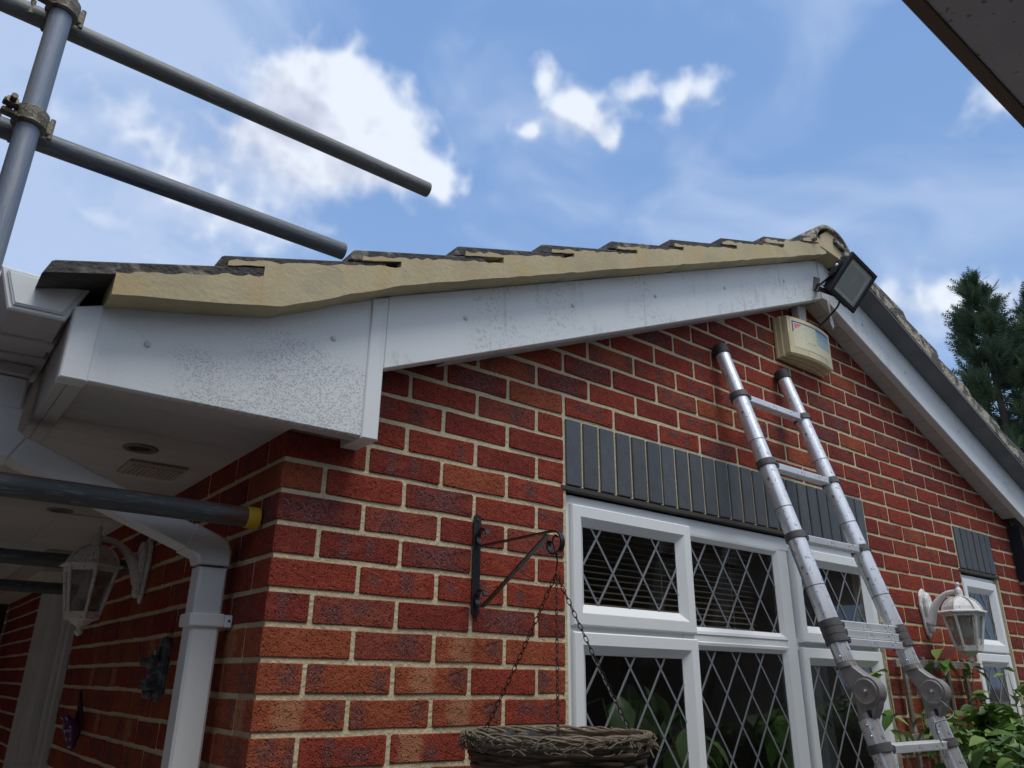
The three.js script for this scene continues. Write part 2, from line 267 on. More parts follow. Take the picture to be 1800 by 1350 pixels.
function rod(a, b, r, r2 = r, seg = 20, open = false) {   // cylinder from a to b, uv in metres
  const A = V(...a), B = V(...b), L = A.distanceTo(B), g = new THREE.CylinderGeometry(r2, r, L, seg, 1, open);
  const uv = g.attributes.uv; for (let i = 0; i < uv.count; i++) uv.setXY(i, uv.getX(i) * 2 * Math.PI * r, uv.getY(i) * L);
  g.applyQuaternion(new THREE.Quaternion().setFromUnitVectors(V(0, 1, 0), B.clone().sub(A).normalize()));
  const m = A.add(B).multiplyScalar(0.5); g.translate(m.x, m.y, m.z); return g.toNonIndexed();
}
function pipe(a, b, ro, ri, seg = 24) {                 // hollow tube
  const A = V(...a), B = V(...b), L = A.distanceTo(B);
  const g = new THREE.LatheGeometry([[ri, 0], [ro - 0.001, 0], [ro, 0.001], [ro, L - 0.001], [ro - 0.001, L], [ri, L], [ri, 0]].map(p => new THREE.Vector2(...p)), seg);
  const uv = g.attributes.uv, p = g.attributes.position; for (let i = 0; i < uv.count; i++) uv.setXY(i, uv.getX(i), p.getY(i) / 2);
  g.applyQuaternion(new THREE.Quaternion().setFromUnitVectors(V(0, 1, 0), B.clone().sub(A).normalize())); g.translate(A.x, A.y, A.z);
  return toFlatNormals(g, 0.6);
}
function toFlatNormals(g) { const h = g.index ? g.toNonIndexed() : g; h.computeVertexNormals(); return creased(h, 0.7); }
function creased(g, ang) {                              // smooth normals except across sharp edges
  g = g.index ? g.toNonIndexed() : g; const p = g.attributes.position, n = p.count, map = new Map(), fn = [];
  const a = new THREE.Vector3(), b = new THREE.Vector3(), c = new THREE.Vector3();
  const key = i => `${Math.round(p.getX(i) * 1e5)},${Math.round(p.getY(i) * 1e5)},${Math.round(p.getZ(i) * 1e5)}`;
  for (let i = 0; i < n; i += 3) { a.fromBufferAttribute(p, i); b.fromBufferAttribute(p, i + 1); c.fromBufferAttribute(p, i + 2); fn.push(b.clone().sub(a).cross(c.clone().sub(a))); for (let k = 0; k < 3; k++) { const q = key(i + k); if (!map.has(q)) map.set(q, []); map.get(q).push(i / 3); } }
  const un = fn.map(v => v.clone().normalize()), out = new Float32Array(n * 3), cs = Math.cos(ang), s = new THREE.Vector3();
  for (let i = 0; i < n; i++) { const f = Math.floor(i / 3); s.set(0, 0, 0); for (const q of map.get(key(i))) if (un[q].dot(un[f]) > cs) s.add(fn[q]); s.normalize(); out[i * 3] = s.x; out[i * 3 + 1] = s.y; out[i * 3 + 2] = s.z; }
  g.setAttribute('normal', new THREE.BufferAttribute(out, 3)); return g;
}
function lathe(pts, seg = 24, flat = false) { const g = new THREE.LatheGeometry(pts.map(p => new THREE.Vector2(p[0], p[1])), seg); return flat ? metric(toFlat(g)) : metric(creased(g, 0.8)); }
function toFlat(g) { const h = g.index ? g.toNonIndexed() : g; h.computeVertexNormals(); return h; }
function curveTube(pts, r, seg = 40, rad = 8, closed = false) { return new THREE.TubeGeometry(new THREE.CatmullRomCurve3(pts.map(p => V(...p)), closed), seg, r, rad, closed).toNonIndexed(); }
function taperTube(pts, radii, rad = 8) {               // swept circle with its own radius at each point
  const cv = new THREE.CatmullRomCurve3(pts.map(p => V(...p))), N = (pts.length - 1) * 5, fr = cv.computeFrenetFrames(N), pos = [], idx = [], uv = [];
  for (let i = 0; i <= N; i++) {
    const t = i / N, c = cv.getPoint(t), f = t * (radii.length - 1), k = Math.min(Math.floor(f), radii.length - 2), r = mix(radii[k], radii[k + 1], f - k);
    for (let j = 0; j < rad; j++) { const a = j / rad * 2 * Math.PI, q = c.clone().addScaledVector(fr.normals[i], Math.cos(a) * r).addScaledVector(fr.binormals[i], Math.sin(a) * r); pos.push(q.x, q.y, q.z); uv.push(j / rad, t); }
  }
  for (let i = 0; i < N; i++) for (let j = 0; j < rad; j++) { const a = i * rad + j, b = i * rad + (j + 1) % rad; idx.push(a, b, a + rad, b, b + rad, a + rad); }
  const g = new THREE.BufferGeometry(); g.setAttribute('position', new THREE.Float32BufferAttribute(pos, 3)); g.setAttribute('uv', new THREE.Float32BufferAttribute(uv, 2)); g.setIndex(idx); g.computeVertexNormals(); return g.toNonIndexed();
}
function rectRing(x0, x1, y0, y1, prof) {               // mitred frame: prof = [[inset, z], ...] from the outer back edge to the inner back edge
  const pos = [], c = s => [[x0 + s, y0 + s], [x1 - s, y0 + s], [x1 - s, y1 - s], [x0 + s, y1 - s]];
  for (let k = 0; k < prof.length - 1; k++) {
    const A = c(prof[k][0]), B = c(prof[k + 1][0]), za = prof[k][1], zb = prof[k + 1][1];
    for (let i = 0; i < 4; i++) { const j = (i + 1) % 4; pos.push(...A[i], za, ...A[j], za, ...B[j], zb, ...A[i], za, ...B[j], zb, ...B[i], zb); }
  }
  const g = new THREE.BufferGeometry(); g.setAttribute('position', new THREE.Float32BufferAttribute(pos, 3)); g.computeVertexNormals(); return metric(g);
}
function ribbon(pts, hw, th, x = 0) {                   // flat bar: path in (z,y), width along x
  const n = pts.length, L = [], R = [];
  for (let i = 0; i < n; i++) { const a = pts[Math.max(0, i - 1)], b = pts[Math.min(n - 1, i + 1)], dx = b[0] - a[0], dy = b[1] - a[1], l = Math.hypot(dx, dy) || 1; L.push([pts[i][0] - dy / l * th / 2, pts[i][1] + dx / l * th / 2]); R.push([pts[i][0] + dy / l * th / 2, pts[i][1] - dx / l * th / 2]); }
  const pos = [], q = (a, b, c, d) => pos.push(...a, ...b, ...c, ...a, ...c, ...d), P = (p, s) => [x + s * hw, p[1], p[0]];
  for (let i = 0; i < n - 1; i++) { q(P(L[i], -1), P(L[i], 1), P(L[i + 1], 1), P(L[i + 1], -1)); q(P(R[i], 1), P(R[i], -1), P(R[i + 1], -1), P(R[i + 1], 1)); q(P(L[i], 1), P(R[i], 1), P(R[i + 1], 1), P(L[i + 1], 1)); q(P(R[i], -1), P(L[i], -1), P(L[i + 1], -1), P(R[i + 1], -1)); }
  for (const i of [0, n - 1]) q(P(L[i], -1), P(R[i], -1), P(R[i], 1), P(L[i], 1));
  const g = new THREE.BufferGeometry(); g.setAttribute('position', new THREE.Float32BufferAttribute(pos, 3)); g.computeVertexNormals(); return metric(g);
}
function merge(list) { return list.length === 1 ? list[0] : mergeGeometries(list.map(g => { const h = g.index ? g.toNonIndexed() : g; for (const k of Object.keys(h.attributes)) if (!['position', 'normal', 'uv'].includes(k)) h.deleteAttribute(k); return h; })); }
function sdfGeo(cx, cy, cz, half, res, fn) {            // surface of a distance field
  const mc = new MarchingCubes(res, new THREE.MeshBasicMaterial(), false, false, 80000); mc.isolation = 0;
  for (let k = 0; k < res; k++) for (let j = 0; j < res; j++) for (let i = 0; i < res; i++) { const x = cx + (i / (res / 2) - 1) * half, y = cy + (j / (res / 2) - 1) * half, z = cz + (k / (res / 2) - 1) * half; mc.field[i + j * res + k * res * res] = -fn(x, y, z) / half; }
  mc.update();
  const n = mc.count, g = new THREE.BufferGeometry();
  g.setAttribute('position', new THREE.BufferAttribute(mc.positionArray.slice(0, n * 3), 3)); g.setAttribute('normal', new THREE.BufferAttribute(mc.normalArray.slice(0, n * 3), 3));
  g.scale(half, half, half); g.translate(cx, cy, cz); g.computeVertexNormals(); return metric(creased(g, 1.2));
}
const smin = (a, b, k) => { const h = clamp(0.5 + 0.5 * (b - a) / k); return mix(b, a, h) - k * h * (1 - h); };
function cap(p, a, b, ra, rb) { const ba = [b[0] - a[0], b[1] - a[1], b[2] - a[2]], pa = [p[0] - a[0], p[1] - a[1], p[2] - a[2]], h = clamp((pa[0] * ba[0] + pa[1] * ba[1] + pa[2] * ba[2]) / (ba[0] ** 2 + ba[1] ** 2 + ba[2] ** 2 + 1e-12)); return Math.hypot(pa[0] - ba[0] * h, pa[1] - ba[1] * h, pa[2] - ba[2] * h) - mix(ra, rb, h); }

// ------------------------------------------------------------------ naming helpers
const taken = new Map();
function numbered(n) { const k = taken.get(n) || 0; taken.set(n, k + 1); return k ? `${n}_${String(k).padStart(3, '0')}` : n; }
function tag(o, label, category, group, kind) { if (label) o.userData.label = label; if (category) o.userData.category = category; if (group) o.userData.group = group; if (kind) o.userData.kind = kind; return o; }
function mesh(name, geo, m, parent) { const o = new THREE.Mesh(geo, m); o.castShadow = o.receiveShadow = true; o.name = parent ? name : numbered(name); (parent || scene).add(o); return o; }
function thing(name, label, category, pos = [0, 0, 0], group) { const o = new THREE.Group(); o.name = numbered(name); o.position.set(...pos); scene.add(o); return tag(o, label, category, group); }
function part(name, parent) { const o = new THREE.Group(); o.name = name; parent.add(o); return o; }

// ------------------------------------------------------------------ ground
{
  const paveMap = tex(512, 512, (u, v) => { const c = fbm(u * 8, v * 8, 4, 8, 8, 201), g = fbm(u * 70, v * 70, 2, 70, 70, 203); const j = Math.min(Math.abs((u * 4) % 1 - 0.5), Math.abs((v * 4) % 1 - 0.5)); return mul3([0.40, 0.37, 0.33], (0.7 + c * 0.4 + g * 0.15) * (j > 0.488 ? 0.5 : 1)); });
  const g = new THREE.CircleGeometry(120, 48); g.rotateX(-Math.PI / 2); metric(g);
  const m = mesh('ground', metric(g), new THREE.MeshStandardMaterial({ map: scaled(paveMap, 0.42), roughness: 0.95 }));
  tag(m, 'pale paving of the yard round the house', null, null, 'structure');
}

// ------------------------------------------------------------------ the house
const SL = 0.42, AX = 2.43, AY = 3.205, ZB = 0.11, XR = 4.86;
const bot = x => AY - SL * Math.abs(x - AX), top = x => bot(x) + 0.205;
const house = thing('brick_house', 'red brick bungalow gable with white bargeboards and leaded windows', 'house');
const OPEN = [[0.9, 2.7], [3.585, 4.025]];
// gable wall and side wall: mortar body, bricks laid on it
const gable = mesh('gable_wall', prism([[0.005, 0], [XR - 0.005, 0], [XR - 0.005, bot(XR) + 0.06], [AX, AY + 0.07], [0.005, bot(0) + 0.06]], -0.104, -0.0035, 0,
  OPEN.map(o => [[o[0], 0.975], [o[0], 2.1], [o[1], 2.1], [o[1], 0.975]])), mortarM, house);
const sideShape = prism([[-0.105, 0], [-5.2, 0], [-5.2, 2.25], [-0.105, 2.25]].map(p => [p[0], p[1]]), 0.0035, 0.104, 0, [[[-2.14, 0.005], [-2.14, 2.0], [-3.22, 2.0], [-3.22, 0.005]]]);
sideShape.applyMatrix4(new THREE.Matrix4().set(0, 0, 1, 0, 0, 1, 0, 0, 1, 0, 0, 0, 0, 0, 0, 1));   // polygon was drawn in (z, y)
{ const p = sideShape.attributes.position, a = p.array, n = sideShape.attributes.normal; for (let i = 0; i < p.count; i += 3) for (let k = 0; k < 3; k++) { const t = a[(i + 1) * 3 + k]; a[(i + 1) * 3 + k] = a[(i + 2) * 3 + k]; a[(i + 2) * 3 + k] = t; } sideShape.computeVertexNormals(); }
const sideWall = mesh('side_wall', metric(sideShape), mortarM, house);
mesh('rear_wall', box2(0.1, XR, 0, 2.3, -5.2, -5.1, 0), mortarM, house);
mesh('far_side_wall', box2(XR - 0.1, XR - 0.005, 0, 2.3, -5.1, -0.105, 0), mortarM, house);

const BH = 0.0625, VJ = 0.003;
function brickGeo(L, seed, flip) {                      // face outline with worn corners, chamfered, 50 triangles
  const r = rng(seed), j = a => (r() - 0.5) * 2 * a, hl = L / 2, hh = BH / 2, c = 0.0022;
  const o = [[-hl + c + r() * 0.003, -hh + j(0.0012)], [j(0.02), -hh + j(0.0018)], [hl - c - r() * 0.003, -hh + j(0.0012)], [hl + j(0.001), -hh + c + r() * 0.002], [hl + j(0.001), hh - c - r() * 0.002], [hl - c - r() * 0.003, hh + j(0.0012)], [j(0.02), hh + j(0.0018)], [-hl + c + r() * 0.003, hh + j(0.0012)], [-hl + j(0.001), hh - c], [-hl + j(0.001), -hh + c]];
  const n = o.length, pos = [], ins = o.map(p => [p[0] - Math.sign(p[0]) * (Math.abs(p[0]) > hl * 0.5 ? 0.0018 : 0), p[1] - Math.sign(p[1]) * 0.0017]), zt = o.map(() => j(0.0008));
  for (let i = 0; i < n; i++) {
    const k = (i + 1) % n, A = o[i], B = o[k], a = ins[i], b = ins[k];
    pos.push(...A, -0.05, ...B, -0.05, ...B, -0.0015, ...A, -0.05, ...B, -0.0015, ...A, -0.0015);
    pos.push(...A, -0.0015, ...B, -0.0015, ...b, zt[k], ...A, -0.0015, ...b, zt[k], ...a, zt[i]);
    pos.push(0, 0, 0.0006, ...a, zt[i], ...b, zt[k]);
  }
  const g = new THREE.BufferGeometry(); g.setAttribute('position', new THREE.Float32BufferAttribute(pos, 3));
  const uv = []; for (let i = 0; i < pos.length; i += 3) uv.push((flip & 1 ? -1 : 1) * pos[i] / 0.215 + 0.5, (flip & 2 ? -1 : 1) * pos[i + 1] / BH * 0.94 + 0.5);
  g.setAttribute('uv', new THREE.Float32BufferAttribute(uv, 2)); g.computeVertexNormals(); return g;
}
const geoCache = new Map();
function brickOf(L, variant) { const k = Math.round(L * 1000) * 8 + variant; if (!geoCache.has(k)) geoCache.set(k, brickGeo(L, 500 + k, variant & 3)); return geoCache.get(k); }
function cornerGeo(w, d, seed) {
  const g = new RoundedBoxGeometry(w, BH, d, 1, 0.0018), p = g.attributes.position, n = g.attributes.normal, uv = [];
  g.computeVertexNormals();
  for (let i = 0; i < p.count; i++) { const side = Math.abs(g.attributes.normal.getX(i)) > Math.abs(g.attributes.normal.getZ(i)); uv.push((side ? p.getZ(i) : p.getX(i)) / 0.215 + 0.5 + seed * 0.13, p.getY(i) / BH * 0.94 + 0.5); }
  g.setAttribute('uv', new THREE.Float32BufferAttribute(uv, 2)); return g;
}
const cornerGeos = [0, 1].map(s => [cornerGeo(0.215, 0.1025, s), cornerGeo(0.1025, 0.215, s + 2)]);
const bricks = [], br = rng(77);
const pickMat = k => { const w = br(); if (k < -4) return w < 0.16 ? 6 : w < 0.34 ? 7 : w < 0.46 ? 9 : w < 0.58 ? 10 : w < 0.66 ? 2 : w < 0.74 ? 11 : w < 0.82 ? 14 : w < 0.9 ? 12 : 1; return w < 0.13 ? 0 : w < 0.23 ? 1 : w < 0.35 ? 2 : w < 0.46 ? 3 : w < 0.53 ? 4 : w < 0.63 ? 5 : w < 0.68 ? 6 : w < 0.77 ? 8 : w < 0.80 ? 9 : w < 0.87 ? 11 : w < 0.95 ? 12 : 13; };
function lay(k, from, to, first) {                      // stretchers of one course between two ends
  const out = []; let x = from, w = first;
  while (x < to - 0.025) { const e = Math.min(x + w, to); out.push([x, e]); x = e + 0.01; w = 0.215; }
  return out;
}
for (let k = -26; k < 17; k++) {
  const y = 1.95 + 0.075 * k, odd = Math.abs(k) % 2 === 1, rows = [];
  const inOpen = k >= -13 && k <= 4;
  const w0 = odd ? 0.215 : 0.1025;
  if (!inOpen) rows.push(...lay(k, w0 + 0.01, XR, 0.215));
  else { rows.push(...lay(k, w0 + 0.01, 0.89, 0.215), ...lay(k, 2.705, 3.575, odd ? 0.1025 : 0.215), ...lay(k, 4.035, XR, odd ? 0.15 : 0.1025)); }
  for (const [a, b] of rows) { const xc = (a + b) / 2; if (y > bot(xc) + 0.03) continue; bricks.push({ wall: 0, k, L: b - a, pos: [xc + (br() - 0.5) * 0.002, y + 0.0325 + (br() - 0.5) * 0.002, (br() - 0.4) * 0.0022] }); }
  if (y < 2.2) {
    bricks.push({ wall: 0, k, corner: odd ? 0 : 1, L: w0, pos: [odd ? 0.1075 : 0.05125, y + 0.0325, odd ? -0.05125 : -0.1075] });
    const s0 = odd ? 0.1125 : 0.225, sr = k <= 0 ? [...lay(k, s0, 2.135, 0.215), ...lay(k, 3.225, 5.2, odd ? 0.215 : 0.1025)] : lay(k, s0, 5.2, 0.215);
    for (const [a, b] of sr) bricks.push({ wall: 1, k, L: b - a, pos: [(0.4 - br()) * 0.0022, y + 0.0325 + (br() - 0.5) * 0.002, -(a + b) / 2] });
  }
}
{
  const proj = V(0, 0, 0), q = V(0, 0, 0);
  camera.updateProjectionMatrix(); camera.matrixWorldInverse.copy(camera.matrixWorld).invert();
  for (const b of bricks) {
    proj.set(...b.pos).project(camera); const behind = V(...b.pos).applyMatrix4(camera.matrixWorldInverse).z > -0.1;
    if (behind || Math.abs(proj.x) > 1.06 || Math.abs(proj.y) > 1.06) { b.area = 0; continue; }
    const dx = b.wall ? [0, 0, b.L] : [b.L, 0, 0];
    q.set(b.pos[0] + dx[0], b.pos[1] + dx[1], b.pos[2] + dx[2]).project(camera); const ax = (q.x - proj.x) * 512, ay = (q.y - proj.y) * 384;
    q.set(b.pos[0], b.pos[1] + BH, b.pos[2]).project(camera); const bx = (q.x - proj.x) * 512, by = (q.y - proj.y) * 384;
    b.area = Math.abs(ax * by - ay * bx);
    if (b.wall === 0 && b.pos[1] > bot(b.pos[0]) - 0.01) b.area *= 0.1;
    if (b.wall === 0 && b.pos[0] < 0.18 && b.pos[1] > 2.12) b.area = 0;
    b.mat = pickMat(b.k); b.variant = Math.floor(br() * 8);
  }
  bricks.sort((a, b) => b.area - a.area);
  const rest = [new Map(), new Map()];
  bricks.forEach((b, i) => {
    if (b.mat === undefined) { b.mat = pickMat(b.k); b.variant = Math.floor(br() * 8); }
    const geo = b.corner !== undefined ? cornerGeos[b.variant & 1][b.corner] : brickOf(b.L - VJ, b.variant % 4), wallObj = b.wall ? sideWall : gable;
    if (i < 300) {
      const m = mesh('brick', geo, BRICKS[b.mat], wallObj); m.position.set(...b.pos); if (b.wall) m.rotation.y = -Math.PI / 2;
      if (b.corner === undefined) m.rotation.z = (br() - 0.5) * 0.006;
    } else {
      const g = geo.clone(); if (b.wall) g.rotateY(-Math.PI / 2); g.translate(...b.pos);
      const r = rest[b.wall], kk = b.mat % 4; if (!r.has(kk)) r.set(kk, []); r.get(kk).push(g);
    }
  });
  rest.forEach((r, w) => {                              // the smaller and unseen bricks of each wall, joined
    const geos = [], mats = []; for (const [kk, list] of r) { geos.push(merge(list)); mats.push(BRICKS[[0, 3, 2, 5][kk]]); }
    const g = mergeGeometries(geos, true), m = new THREE.Mesh(g, mats); m.castShadow = m.receiveShadow = true; m.name = 'brickwork'; m.userData.kind = 'stuff'; (w ? sideWall : gable).add(m);
  });
}
// soldier courses over the two windows
for (const [x0, n] of [[0.9, 24], [3.59, 6]]) {
  for (let i = 0; i < n; i++) {
    const g = brickSoldier(i % 4), m = mesh('soldier_brick', g, blueBrickM[Math.floor(br() * 3)], gable);
    m.position.set(x0 + 0.0325 + i * (n === 6 ? 0.0735 : 0.075) + (br() - 0.5) * 0.002, 2.2075, 0.003 + br() * 0.002); m.rotation.z = (br() - 0.5) * 0.008;
  }
  mesh('steel_lintel', box2(x0 - 0.02, x0 + n * 0.075 + 0.01, 2.083, 2.097, -0.1, 0.002, 0.002), mat([0.05, 0.047, 0.042], 0.8), gable);
}
function brickSoldier(s) { const key = 's' + s; if (!geoCache.has(key)) { const g = new RoundedBoxGeometry(0.0635, 0.213, 0.06, 1, 0.0025); g.translate(0, 0, -0.03); const p = g.attributes.position, uv = []; for (let i = 0; i < p.count; i++) uv.push(p.getX(i) / 0.066 + 0.5, p.getY(i) / 0.213 + 0.5 + s * 0.27); g.setAttribute('uv', new THREE.Float32BufferAttribute(uv, 2)); g.computeVertexNormals(); geoCache.set(key, g); } return geoCache.get(key); }
// the room behind the windows
mesh('interior_ceiling', box2(0.12, 4.7, 2.3, 2.36, -3.6, -0.106, 0), plasterM, house);
mesh('interior_floor', box2(0.12, 4.7, 0.02, 0.1, -3.6, -0.106, 0), carpetM, house);
mesh('interior_wall', box2(0.12, 4.7, 0.1, 2.3, -3.6, -3.5, 0), plasterM, house);
mesh('interior_wall', box2(0.12, 0.2, 0.1, 2.3, -3.5, -0.106, 0), plasterM, house);
mesh('interior_wall', box2(4.62, 4.7, 0.1, 2.3, -3.5, -0.106, 0), plasterM, house);
mesh('interior_wall', box2(3.1, 3.18, 0.1, 2.3, -3.5, -0.106, 0), plasterM, house);

// windows: frame, sashes, panes, lead strips
const sashProf = [[0, -0.045], [0, -0.011], [0.004, -0.006], [0.036, -0.006], [0.040, -0.009], [0.060, -0.026], [0.063, -0.028]];
const frameProf = [[0, -0.06], [0, -0.024], [0.003, -0.02], [0.05, -0.02], [0.052, -0.036]];
const beadProf = [[0, -0.05], [0, -0.022], [0.003, -0.0195], [0.012, -0.021], [0.026, -0.034], [0.027, -0.037]];
function glazed(win, x0, x1, y0, y1, z, nodeX, nodeY) {
  const g = new THREE.PlaneGeometry(x1 - x0 + 0.01, y1 - y0 + 0.01); g.translate((x0 + x1) / 2, (y0 + y1) / 2, z); mesh('pane', g, glassM, win);
  const PX = 0.138, PY = 0.2;
  for (const s of [1, -1]) for (let n = -30; n < 30; n++) {
    // line (x - nodeX) / PX + s (y - nodeY) / PY = n, clipped to the pane
    const pts = []; const fx = y => nodeX + PX * (n - s * (y - nodeY) / PY), fy = x => nodeY + s * PY * (n - (x - nodeX) / PX);
    for (const y of [y0, y1]) { const x = fx(y); if (x >= x0 && x <= x1) pts.push([x, y]); }
    for (const x of [x0, x1]) { const y = fy(x); if (y > y0 && y < y1) pts.push([x, y]); }
    if (pts.length < 2) continue; const [a, b] = pts, L = Math.hypot(b[0] - a[0], b[1] - a[1]); if (L < 0.015) continue;
    const bar = rbox(L, 0.0075, 0.0016, 0, 0, 0, 0.0006), m = mesh('lead_strip', bar, leadM, win);
    m.position.set((a[0] + b[0]) / 2, (a[1] + b[1]) / 2, z + 0.0012 + (s > 0 ? 0.0005 : 0)); m.rotation.z = Math.atan2(b[1] - a[1], b[0] - a[0]);
  }
}
function sash(win, x0, x1, y0, y1, nodeX, nodeY, lift = 0) {
  const pr = sashProf.map(p => [p[0], p[1] + lift]);
  mesh('sash', rectRing(x0, x1, y0, y1, pr), pvcClean, win); glazed(win, x0 + 0.062, x1 - 0.062, y0 + 0.062, y1 - 0.062, -0.029 + lift, nodeX, nodeY);
}
function fixedLight(win, x0, x1, y0, y1, nodeX, nodeY) { mesh('glazing_bead', rectRing(x0 - 0.026, x1 + 0.026, y0 - 0.026, y1 + 0.026, beadProf), pvcClean, win); glazed(win, x0, x1, y0, y1, -0.038, nodeX, nodeY); }
const mainWin = part('window', house); mainWin.userData.label = 'wide white framed window with diamond lead lattice under the long blue brick course';
mesh('frame', merge([rectRing(0.903, 2.697, 0.985, 2.077, frameProf), box2(1.432, 1.482, 1.0, 2.05, -0.04, -0.022), box2(2.02, 2.085, 1.0, 2.05, -0.04, -0.022), box2(0.95, 1.4315, 1.655, 1.70, -0.04, -0.023), box2(1.4825, 2.0195, 1.655, 1.695, -0.04, -0.023), box2(2.0855, 2.65, 1.655, 1.70, -0.04, -0.023)]), pvcClean, mainWin);
mesh('window_sill', box2(0.88, 2.72, 0.955, 0.984, -0.09, 0.05, 0.006), pvcClean, mainWin);
sash(mainWin, 0.927, 1.486, 1.688, 2.047, 1.048, 1.953);
fixedLight(mainWin, 1.50, 2.002, 1.713, 2.003, 1.553, 1.93);
sash(mainWin, 2.092, 2.680, 1.684, 2.043, 2.21, 1.95, 0.008);
sash(mainWin, 0.927, 1.487, 1.005, 1.671, 1.04, 1.575);
fixedLight(mainWin, 1.50, 2.002, 1.03, 1.64, 1.585, 1.60);
sash(mainWin, 2.094, 2.680, 1.005, 1.667, 2.21, 1.575);
const smallWin = part('window', house); smallWin.userData.label = 'narrow white framed leaded window beside the lantern';
mesh('frame', merge([rectRing(3.588, 4.022, 0.985, 2.075, frameProf), box2(3.63, 3.98, 1.665, 1.715, -0.04, -0.022)]), pvcClean, smallWin);
mesh('window_sill', box2(3.57, 4.04, 0.955, 0.984, -0.09, 0.05, 0.006), pvcClean, smallWin);
sash(smallWin, 3.602, 4.0, 1.70, 2.052, 3.74, 1.93);
sash(smallWin, 3.602, 4.0, 1.01, 1.692, 3.74, 1.56);

// side door: wide white post, leaded side light
const sideDoor = part('door', house); sideDoor.userData.label = 'white side door frame with fluted post and leaded glass';
for (const [z0, z1, x] of [[-3.21, -3.02, -0.012], [-3.02, -2.86, -0.02], [-2.86, -2.70, -0.012]]) mesh('post_panel', box2(x, 0.06, 0.01, 1.99, z0, z1 - 0.004, 0.006), pvcGrey, sideDoor);
mesh('frame', merge([box2(0.03, 0.1, 0.01, 1.99, -2.695, -2.62, 0.006), box2(0.03, 0.1, 0.01, 1.99, -2.19, -2.142, 0.006), box2(0.03, 0.1, 1.92, 1.99, -2.62, -2.19, 0.006)]), pvcGrey, sideDoor);
mesh('sash', merge([box2(0.045, 0.09, 0.9, 1.915, -2.615, -2.56, 0.006), box2(0.045, 0.09, 0.9, 1.915, -2.25, -2.195, 0.006), box2(0.045, 0.09, 1.86, 1.915, -2.56, -2.25, 0.006), box2(0.045, 0.09, 0.012, 0.9, -2.615, -2.195, 0.006)]), pvcGrey, sideDoor);
{
  const g = new THREE.PlaneGeometry(0.31, 0.96); g.rotateY(-Math.PI / 2); g.translate(0.07, 1.38, -2.405); mesh('pane', g, glassM, sideDoor);
  mesh('lining', box2(0.105, 0.12, 0.01, 2.0, -3.2, -2.15, 0), plasterM, sideDoor);
  for (const s of [1, -1]) for (let n = -8; n < 9; n++) { const a = [], z0 = -2.56, z1 = -2.25, y0 = 0.9, y1 = 1.86; const fz = y => -2.4 + 0.138 * (n - s * (y - 1.4) / 0.2), fy = z => 1.4 + s * 0.2 * (n - (z + 2.4) / 0.138); for (const y of [y0, y1]) { const z = fz(y); if (z >= z0 && z <= z1) a.push([z, y]); } for (const z of [z0, z1]) { const y = fy(z); if (y > y0 && y < y1) a.push([z, y]); } if (a.length < 2) continue; const L = Math.hypot(a[1][0] - a[0][0], a[1][1] - a[0][1]); const m = mesh('lead_strip', rbox(L, 0.008, 0.0016, 0, 0, 0, 0.0006), leadM, sideDoor); m.position.set(0.0685, (a[0][1] + a[1][1]) / 2, (a[0][0] + a[1][0]) / 2); m.rotation.set(0, -Math.PI / 2, Math.atan2(a[1][1] - a[0][1], a[1][0] - a[0][0])); m.rotation.order = 'YXZ'; }
}

// bargeboards, boxed eaves end, fascia
function capScrew(parent, x, y, z) { const g = lathe([[0, 0.0045], [0.004, 0.0042], [0.0068, 0.003], [0.0075, 0]], 14); g.rotateX(Math.PI / 2); const m = mesh('screw_cap', g, pvcGrey, parent); m.position.set(x, y, z); return m; }
const bargeL = mesh('bargeboard', prism([[0.186, bot(0.186)], [AX - 0.0015, AY], [AX - 0.0015, AY + 0.205], [0.186, top(0.186)]], 0.07, ZB, 0.003), bargeM, house);
const bargeR = mesh('bargeboard', prism([[AX + 0.0015, AY], [4.45, bot(4.45)], [4.45, top(4.45)], [AX + 0.0015, AY + 0.205]], 0.07, ZB, 0.003), bargeM, house);
for (const x of [0.43, 0.84, 1.24, 1.66, 2.1]) capScrew(bargeL, x, bot(x) + 0.115, ZB - 0.0005);
for (const x of [2.75, 3.12, 3.62, 4.1]) capScrew(bargeR, x, bot(x) + 0.1, ZB - 0.0005);
mesh('gable_joint_cover', prism([[AX - 0.03, AY - 0.008], [AX + 0.03, AY - 0.008], [AX + 0.03, AY + 0.19], [AX - 0.03, AY + 0.19]], ZB + 0.0005, ZB + 0.004, 0.001), pvcClean, house);
{
  const bg = prism([[-0.455, 2.068], [0.141, 2.076], [0.141, 2.445], [-0.12, 2.32], [-0.455, 2.228]], 0.09, ZB, 0.002), p = bg.attributes.position, uv = bg.attributes.uv;
  for (let i = 0; i < p.count; i++) uv.setXY(i, (p.getX(i) + 0.5) / 0.69, (p.getY(i) - 2.06) / 0.4);
  const end = mesh('eaves_box_panel', bg, boxM, house); end.userData.label = 'white boxed eaves end speckled with mould';
  mesh('corner_trim', prism([[-0.503, 2.064], [-0.453, 2.065], [-0.453, 2.232], [-0.503, 2.214]], 0.07, ZB + 0.004, 0.003), pvc, house);
  mesh('corner_trim', prism([[0.139, 2.071], [0.184, 2.072], [0.184, 2.462], [0.139, 2.443]], 0.0, ZB + 0.005, 0.003), pvc, house);
  for (const [x, y] of [[-0.36, 2.173], [0.045, 2.305]]) capScrew(end, x, y, ZB - 0.0005);
  mesh('box_soffit_edge', box2(-0.455, 0.14, 2.074, 2.092, 0.062, 0.09, 0.002), pvcGrey, house);
}
mesh('fascia', box2(-0.5, -0.48, 2.066, 2.225, -5.2, 0.069, 0.004), pvcGrey, house);
mesh('fascia_return', box2(-0.48, -0.452, 2.066, 2.078, -5.2, 0.069, 0.002), pvcGrey, house);
